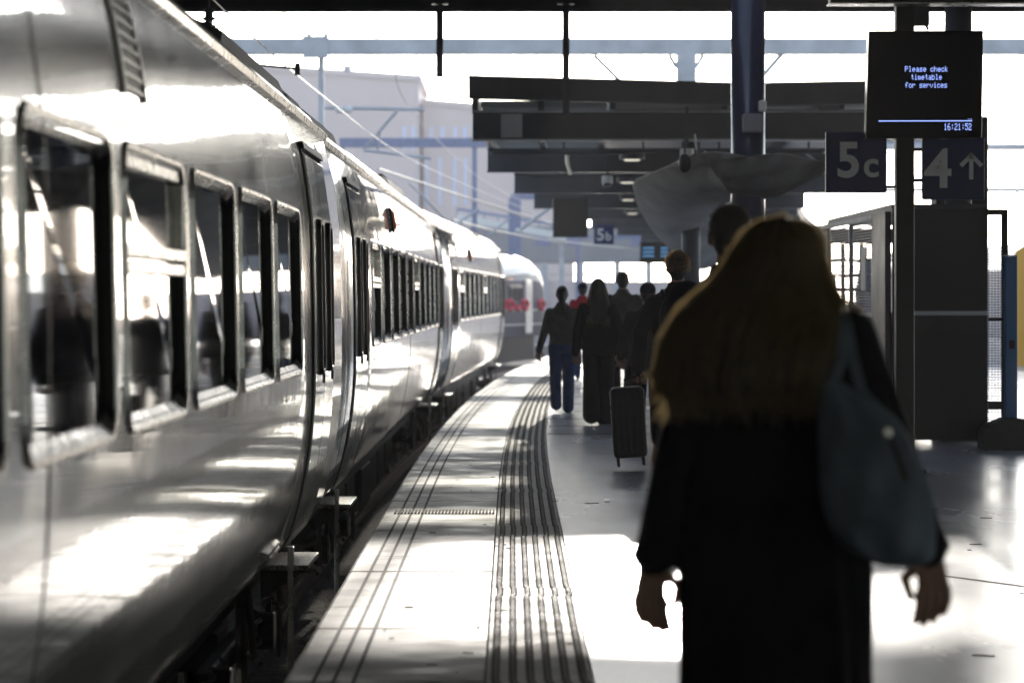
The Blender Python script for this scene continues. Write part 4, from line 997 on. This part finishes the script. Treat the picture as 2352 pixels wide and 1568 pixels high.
        for i in range(260):
            th = random.uniform(math.pi*.9, math.pi*2.1); ox = math.cos(th); oy = math.sin(th); e = random.uniform(.0, .02)
            q.tube([(ox*.06*k, oy*.06*k, 1.74*k), (ox*(.092*k+e*.5), oy*.10*k, 1.64*k), (ox*(.115*k+e), -.04*k+oy*.08*k, 1.48*k), (ox*(.128*k+e), -.08*k+oy*.06*k, 1.36*k), (ox*(.10*k+e*2), -.115*k+oy*.03*k, (1.18+random.uniform(-.03,.08))*k)], .0016, 3)
        q.build('hair_strands', M['blond'], c)
    if style == 'cap':
        m_ = MB(); m_.ell((0, .0, 1.69*k), .092*k, .112*k, .088*k, 20, 10); m_.build('knitted_hat', M[extra or 'navyc'], c, smooth=True)
    return c, k
# distant walkers
human('woman with dark ponytail in grey top and blue jeans, nearest the train', 1291, 36.9, 1.565, 'greyk', 'denim', 'dark_hair', 'pony', arms={'L':[(-.15,0,1.24),(-.22,-.03,1.0),(-.285,.0,.78)],'R':[(.15,0,1.24),(.19,-.03,1.0),(.2,.06,.82)]}, stride=(-.1,.1), hem=.95, flare=.018, tw=.95)
human('woman with long straight blond hair in black jacket and wide black trousers', 1374, 33.6, 1.64, 'coat', 'coat', 'blondc', 'long', stride=(-.12,.14), flare=.045, hem=.9, tw=1.05)
human('tall man with short dark hair in taupe jacket, right behind the blond walker', 1430, 39.5, 1.76, 'taupe', 'coat', 'dark_hair', 'short', stride=(.15,-.12), tw=1.08)
human('person in red top and dark hat, glimpsed between the two walking women', 1338, 52, 1.66, 'redc', 'denim', 'dark_hair', 'cap', stride=(.12,-.1))
human('small far person in pink top, glimpsed left of the man with the suitcase', 1479, 60, 1.46, 'pink', 'coat', 'dark_hair', 'short', stride=(.1,-.1))
human('person in dark hat and short olive jacket, half hidden by the man with the suitcase', 1488, 30, 1.56, 'olive', 'coat', 'dark_hair', 'cap', arms={'L':[(-.17,0,1.24),(-.25,-.06,1.02),(-.27,.05,.84)],'R':[(.16,0,1.24),(.2,-.03,1.0),(.2,.06,.8)]}, hem=.84, tw=1.15, stride=(.14,-.14))
# the man with the suitcase
cm, k = human('curly-haired man in black jacket with navy backpack, carrying a black suitcase', 1556, 25, 1.79, 'coat', 'coat', 'dark_hair', 'curly', arms={'L':[(-.20,0,1.39),(-.315,-.03,1.13),(-.335,-.02,.84)],'R':[(.2,0,1.39),(.28,-.03,1.13),(.28,.05,.86)]}, hem=.80, tw=1.12, stride=(.2,-.18), sleeve=1.15, handcurl=1.5)
bp = thing('backpack', 'bulky navy backpack on the back of the curly-haired man', 'backpack', ((1556-CX)*25/F, 25, 0))
m = MB(); m.loft([eln(*r, pw=3.2) for r in smooth_rings([(.90,0,-.25,.13,.08),(.95,0,-.27,.165,.12),(1.15,0,-.28,.17,.125),(1.35,0,-.26,.155,.105),(1.44,0,-.23,.11,.07)])]); m.build('bag_body', M['navyc'], bp, smooth=True)
m = MB(); m.loft([eln(*r, pw=3) for r in smooth_rings([(.96,0,-.40,.11,.03),(1.0,0,-.41,.13,.045),(1.13,0,-.41,.125,.04),(1.17,0,-.40,.10,.02)])]); m.build('front_pocket', M['navyc'], bp, smooth=True)
for s in (-1, 1):
    m = MB(); m.tube([(s*.12,-.2,1.42),(s*.13,-.08,1.49),(s*.14,.08,1.46),(s*.15,.14,1.3),(s*.16,.05,1.05),(s*.14,-.18,.95)], .018, 6); m.build('shoulder_strap', M['navyc'], bp, smooth=True)
m = MB(); m.tube([(-.03,-.19,1.45),(-.03,-.2,1.49),(.03,-.2,1.49),(.03,-.19,1.45)], .008, 6); m.build('grab_loop', M['navyc'], bp)
sx0 = (1449-CX)*24.95/F
su = thing('suitcase', 'black wheeled suitcase carried clear of the floor in the curly-haired man’s left hand', 'suitcase', (sx0, 24.95, .0))
m = MB(); m.box(-.135, .145, -.10, .12, .10, .69); o = m.build('shell', M['coat'], su, bevel=.035)
M['case'] = mat('black_case_shell', (.008,.008,.010), .55, spec=.25); o.data.materials[0] = M['case']
m = MB()
for kx in range(5): m.box(-.11+kx*.052, -.09+kx*.052, -.106, -.1005, .15, .64)
m.build('shell_rib', M['case'], su, bevel=.002)
m = MB(); m.box(-.139, -.1355, -.01, .03, .13, .66); m.box(.1455, .149, -.01, .03, .13, .66); split_build(m, 'zip_band', M['chrome'], su)
m = MB(); m.tube([(-.01,.0,.69),(-.01,.0,.75),(.12,.0,.80-.02),(.125,.0,.69)], .010, 8); m.build('handle', M['case'], su)
for a_ in (-.10, .11):  # castors
    for b_ in (-.07, .09):
        m = MB(); m.cyl((a_, b_, .035+.02), .026, .02, 'x', 14); m.cyl((a_, b_, .085), .012, .03, 'z', 8); m.build('wheel', M['rubber'], su)
su.rotation_euler = (0, R(-3.5), 0)
# tall man behind the foreground woman
human('tall dark-haired man in navy coat, half hidden behind the foreground woman', 1679, 11.9, 1.80, 'navyc', 'coat', 'dark_hair', 'short', stride=(.15,-.15), vox=.008, tw=1.05)

# ------------------------------------------------------------------ foreground woman
FW = 7.4; fs = F/FW; fx = (1800-CX)/fs
c = thing('person', 'woman seen from behind in black coat with very long blond hair, nearest the camera', 'person', (fx, FW, 0))
L_ = [(-.165,0,1.35),(-.255,-.02,1.08),(-.322,.0,.80)]; R_ = [(.165,0,1.35),(.265,-.02,1.07),(.358,.0,.82)]
b = MB(); k = 1.64/1.75
b.ell((0, .015, 1.54), .074, .092, .1, 20, 14); b.ell((0, .045, 1.485), .05, .06, .055, 14, 8); b.ell((0, .115, 1.52), .011, .015, .02, 8, 6)
for s in (-1, 1): b.ell((s*.077, .01, 1.53), .010, .02, .03, 10, 8); b.ell((s*.03, .098, 1.545), .013, .009, .007, 8, 6)
b.cap2((0, 0, 1.36), .05, (0, 0, 1.5), .05)
b.loft([eln(*r) for r in smooth_rings([(.85,0,0,.14,.10),(1.0,0,0,.12,.09),(1.2,0,0,.14,.10),(1.33,0,0,.15,.09),(1.39,0,0,.07,.06)])])
for s, st in ((-1, .12), (1, -.12)):
    b.cap2((s*.09,0,.86), .085, (s*.085,st*.5+.04,.47), .055); b.cap2((s*.085,st*.5+.04,.47), .055, (s*.08,st,.10), .038); b.cap2((s*.08,st,.10), .038, (s*.08,st+.12,.045), .03)
for J, s in ((L_, 1), (R_, -1)):
    b.cap2(J[0], .05, J[1], .038); b.cap2(J[1], .038, J[2], .026)
    dn = (Vector(J[2])-Vector(J[1])).normalized()
    hand(b, Vector(J[2])+dn*.012, (dn*.35+Vector((0,0,-.8))), (s, 0, 0), (0, -1, 0), 1.06, .38)
b.build('body', M['skin'], c, remesh=.0045, sm=1)
j = MB()
j.loft([eln(*r) for r in smooth_rings([(.30,-.02,0,.245,.19),(.5,-.02,0,.24,.18),(.75,-.02,0,.242,.165),(.95,-.018,0,.235,.155),(1.12,-.01,0,.222,.145),(1.27,0,0,.205,.135),(1.35,0,0,.175,.12),(1.40,0,0,.11,.09),(1.44,0,0,.06,.065)], 5)])
for J in (L_, R_):
    j.cap2(J[0], .066, J[1], .060); j.cap2(J[1], .060, J[2], .050)
    dn = (Vector(J[2])-Vector(J[1])).normalized(); j.tube([Vector(J[2])-dn*.05, Vector(J[2])-dn*.0, Vector(J[2])+dn*.015], [.05, .056, .056], 18)
# folds
for (x, z0, z1, dd) in ((-.12,.35,1.0,-.165),(.02,.3,.85,-.175),(.13,.4,1.05,-.16)):
    j.cap2((x, dd, z0), .022, (x*.8, dd+.03, z1), .008, 8)
j.build('coat', M['coat'], c, remesh=.009, sm=5)
t = MB()
for s, st in ((-1, .12), (1, -.12)): t.cap2((s*.09,0,.8), .10, (s*.085,st*.5+.04,.47), .08); t.cap2((s*.085,st*.5+.04,.47), .08, (s*.08,st,.09), .07)
t.build('trousers', M['coat'], c, remesh=.012, sm=3)
for s, st in ((-1, .12), (1, -.12)):
    m = MB(); m.cap2((s*.08,st-.03,.045), .042, (s*.08,st+.15,.035), .034); m.build('shoe', M['shoe'], c, remesh=.01, sm=2)
HR = []
for (py, a_, b_, yb, yf) in ((499,1792,1815,-.01,.02),(510,1750,1852,-.07,.06),(530,1718,1874,-.10,.085),(560,1698,1886,-.115,.10),(610,1672,1884,-.12,.09),(660,1625,1892,-.13,.06),(700,1580,1905,-.15,.05),(740,1548,1905,-.17,.03),(800,1520,1893,-.19,.0),(860,1512,1880,-.195,-.02),(890,1518,1868,-.195,-.04),(912,1540,1850,-.185,-.08)):
    HR.append((EYE+(HOR-py)/fs, ((a_+b_)/2-1800)/fs, (yb+yf)/2, (b_-a_)/2/fs, (yf-yb)/2))
HR = smooth_rings(HR, 4)
h = MB()
rr = []
for (z, cx, cy, rx, ry) in HR:
    pts = []
    for i in range(72):
        t_ = 2*math.pi*i/72; wv = 1+.012*math.sin(i*2.3+z*4)+.01*math.sin(i*5.1-z*3)
        pts.append((cx+rx*.955*wv*math.cos(t_), cy+ry*.95*wv*math.sin(t_), z))
    rr.append(pts)
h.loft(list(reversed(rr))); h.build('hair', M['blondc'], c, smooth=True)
q = MB()
def hp(u, t_, off):
    f = u*(len(HR)-1); i = min(int(f), len(HR)-2); f -= i; r = [a*(1-f)+b2*f for a, b2 in zip(HR[i], HR[i+1])]
    return Vector((r[1]+(r[3]+off)*math.cos(t_), r[2]+(r[4]+off)*math.sin(t_), r[0]))
for i in range(4200):
    t_ = random.choice((random.uniform(math.pi*.85, math.pi*2.15), random.gauss(math.pi*1.0, .28), random.gauss(0.0, .25)))
    u0 = random.uniform(0.02, .6); u1 = min(1, u0+random.uniform(.3, .7)); of = abs(random.gauss(0, .006)); tw_ = random.uniform(-.12, .12); wv = random.uniform(0, 6)
    pts = []; fl = random.uniform(0, .02) if random.random() < .2 else 0
    for s_ in range(9):
        f = s_/8; u = u0+(u1-u0)*f; p = hp(u, t_+tw_*f, of-.006+fl*f*f+.003*math.sin(wv+f*5)); pts.append(p)
    if u1 > .97:
        pts.append(pts[-1]+Vector((random.uniform(-.012,.012), random.uniform(-.01,.01), -random.uniform(.0,.035))))
    q.tube(pts, .0010, 3, cap=False)
for i in range(420):
    t_ = random.choice((random.gauss(math.pi, .5), random.gauss(0, .45), random.uniform(math.pi, 2*math.pi)))
    u0 = random.uniform(0, .7); u1 = min(1, u0+random.uniform(.15, .4)); am = abs(random.gauss(.008, .012)); q.tube([hp(u0+(u1-u0)*s_/7, t_+.1*math.sin(s_*.8+i), -.003+am*math.sin(math.pi*min(1, s_/7*.8))+.002*math.sin(s_*2+i)) for s_ in range(8)], .0007, 3, cap=False)
for i in range(500):
    t_ = random.uniform(math.pi*.95, math.pi*2.05); p = hp(random.uniform(.9, 1), t_, -.006); g_ = random.gauss(0, .02)
    q.tube([p, p+Vector((g_*.3, 0, -.02)), p+Vector((g_, random.gauss(0,.006), -random.uniform(.025,.07)))], .0010, 3, cap=False)
# flicked locks: left tip and right tip
def lock(P_, n, spread, r=.0010):
    for i in range(n):
        o0 = Vector((random.gauss(0,spread), random.gauss(0,spread), random.gauss(0,spread)))
        pts = [];
        for s_, (px, py, y) in enumerate(P_):
            f = s_/(len(P_)-1); pts.append(Vector(((px-1800)/fs, y, EYE+(HOR-py)/fs))+o0*(1.2-.9*f if f > .5 else 1)+Vector((random.gauss(0,.0015), 0, random.gauss(0,.0015))))
        q.tube(pts, r, 3, cap=False)
lock([(1640,650,-.05),(1560,720,-.07),(1518,790,-.08),(1508,840,-.08),(1482,868,-.08)], 120, .007)
lock([(1520,780,-.1),(1512,840,-.1),(1502,890,-.1),(1492,918,-.1)], 120, .008)
lock([(1885,600,-.05),(1900,650,-.06),(1925,690,-.07),(1965,712,-.08)], 130, .006)
lock([(1885,620,-.06),(1910,680,-.07),(1925,720,-.07),(1930,740,-.07)], 110, .008)
lock([(1745,540,-.05),(1700,590,-.04),(1690,585,-.03),(1668,572,-.02)], 20, .004, .0008)
lock([(1800,505,0),(1740,520,0),(1690,575,-.02),(1640,640,-.05),(1590,700,-.07)], 160, .008)
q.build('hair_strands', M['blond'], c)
# her shoulder bag
bgx = thing('shoulder_bag', 'slouchy blue-grey canvas bag hanging from the foreground woman’s right shoulder', 'bag', (fx, FW, 0))
RB = []
for (py, a_, b_, dp) in ((872,1868,1915,.02),(900,1862,1958,.035),(925,1858,2000,.045),(965,1857,2040,.06),(1040,1857,2082,.075),(1110,1862,2106,.085),(1170,1872,2116,.085),(1225,1905,2118,.075),(1262,1955,2112,.055),(1280,2000,2090,.02)):
    RB.append((EYE+(HOR-py)/fs, ((a_+b_)/2-1800)/fs, -.215-dp*.3, (b_-a_)/2/fs, dp))
RB = smooth_rings(RB, 4); m = MB(); rr = []
for (z, cx, cy, rx, ry) in RB:
    pts = []
    for i in range(40):
        t_ = 2*math.pi*i/40; e = 1+.14*math.sin(4*t_+z*22)*math.sin(z*9)+.08*math.sin(7*t_-z*30)
        pts.append((cx+rx*math.cos(t_)*(1+.01*math.sin(z*40)), cy+ry*e*math.copysign(abs(math.sin(t_))**.8, math.sin(t_)), z))
    rr.append(pts)
m.loft(list(reversed(rr))); m.build('bag_body', M['bag'], bgx, smooth=True)
def fp(px, py, y): return Vector(((px-1800)/fs, y, EYE+(HOR-py)/fs))
for P_ in ([(1890,885,-.22),(1915,820,-.20),(1925,745,-.15),(1928,715,-.06),(1925,735,.06)], [(1985,925,-.25),(1955,890,-.22),(1938,820,-.2),(1930,745,-.15),(1932,716,-.06),(1930,735,.06)]):
    m = MB()
    pts = [fp(*p_) for p_ in P_]; sm = []
    for i in range(len(pts)-1):
        for kk in range(5): sm.append(pts[i].lerp(pts[i+1], kk/5))
    sm.append(pts[-1])
    for i in range(len(sm)-1): m.bar(sm[i], sm[i+1], .024, .005, up=(0,1,0))
    m.build('strap', M['bag'], bgx)
m = MB(); p_ = fp(2003, 978, -.325); m.cyl(tuple(p_), .011, .006, 'y', 16); m.build('stud', M['chrome'], bgx)
m = MB(); m.bar(fp(2008, 990, -.325), fp(2040, 1085, -.345), .012, .005, up=(0,1,0)); m.build('leather_tab', M['shoe'], bgx)
# ------------------------------------------------------------------ air
hz = MB().box(-60, 60, -20, 262, -2.3, 40); ho = hz.build('haze', None)
hm = bpy.data.materials.new('haze'); hm.use_nodes = True; n_ = hm.node_tree.nodes; n_.remove(n_['Principled BSDF'])
pv = n_.new('ShaderNodeVolumePrincipled'); pv.inputs['Density'].default_value = .0008; pv.inputs['Color'].default_value = (.90,.88,.94,1); pv.inputs['Anisotropy'].default_value = .35
hm.node_tree.links.new(pv.outputs[0], n_['Material Output'].inputs['Volume']); ho.data.materials.clear(); ho.data.materials.append(hm); tag(ho, 'thin bright haze filling the station air', 'haze', kind='stuff')
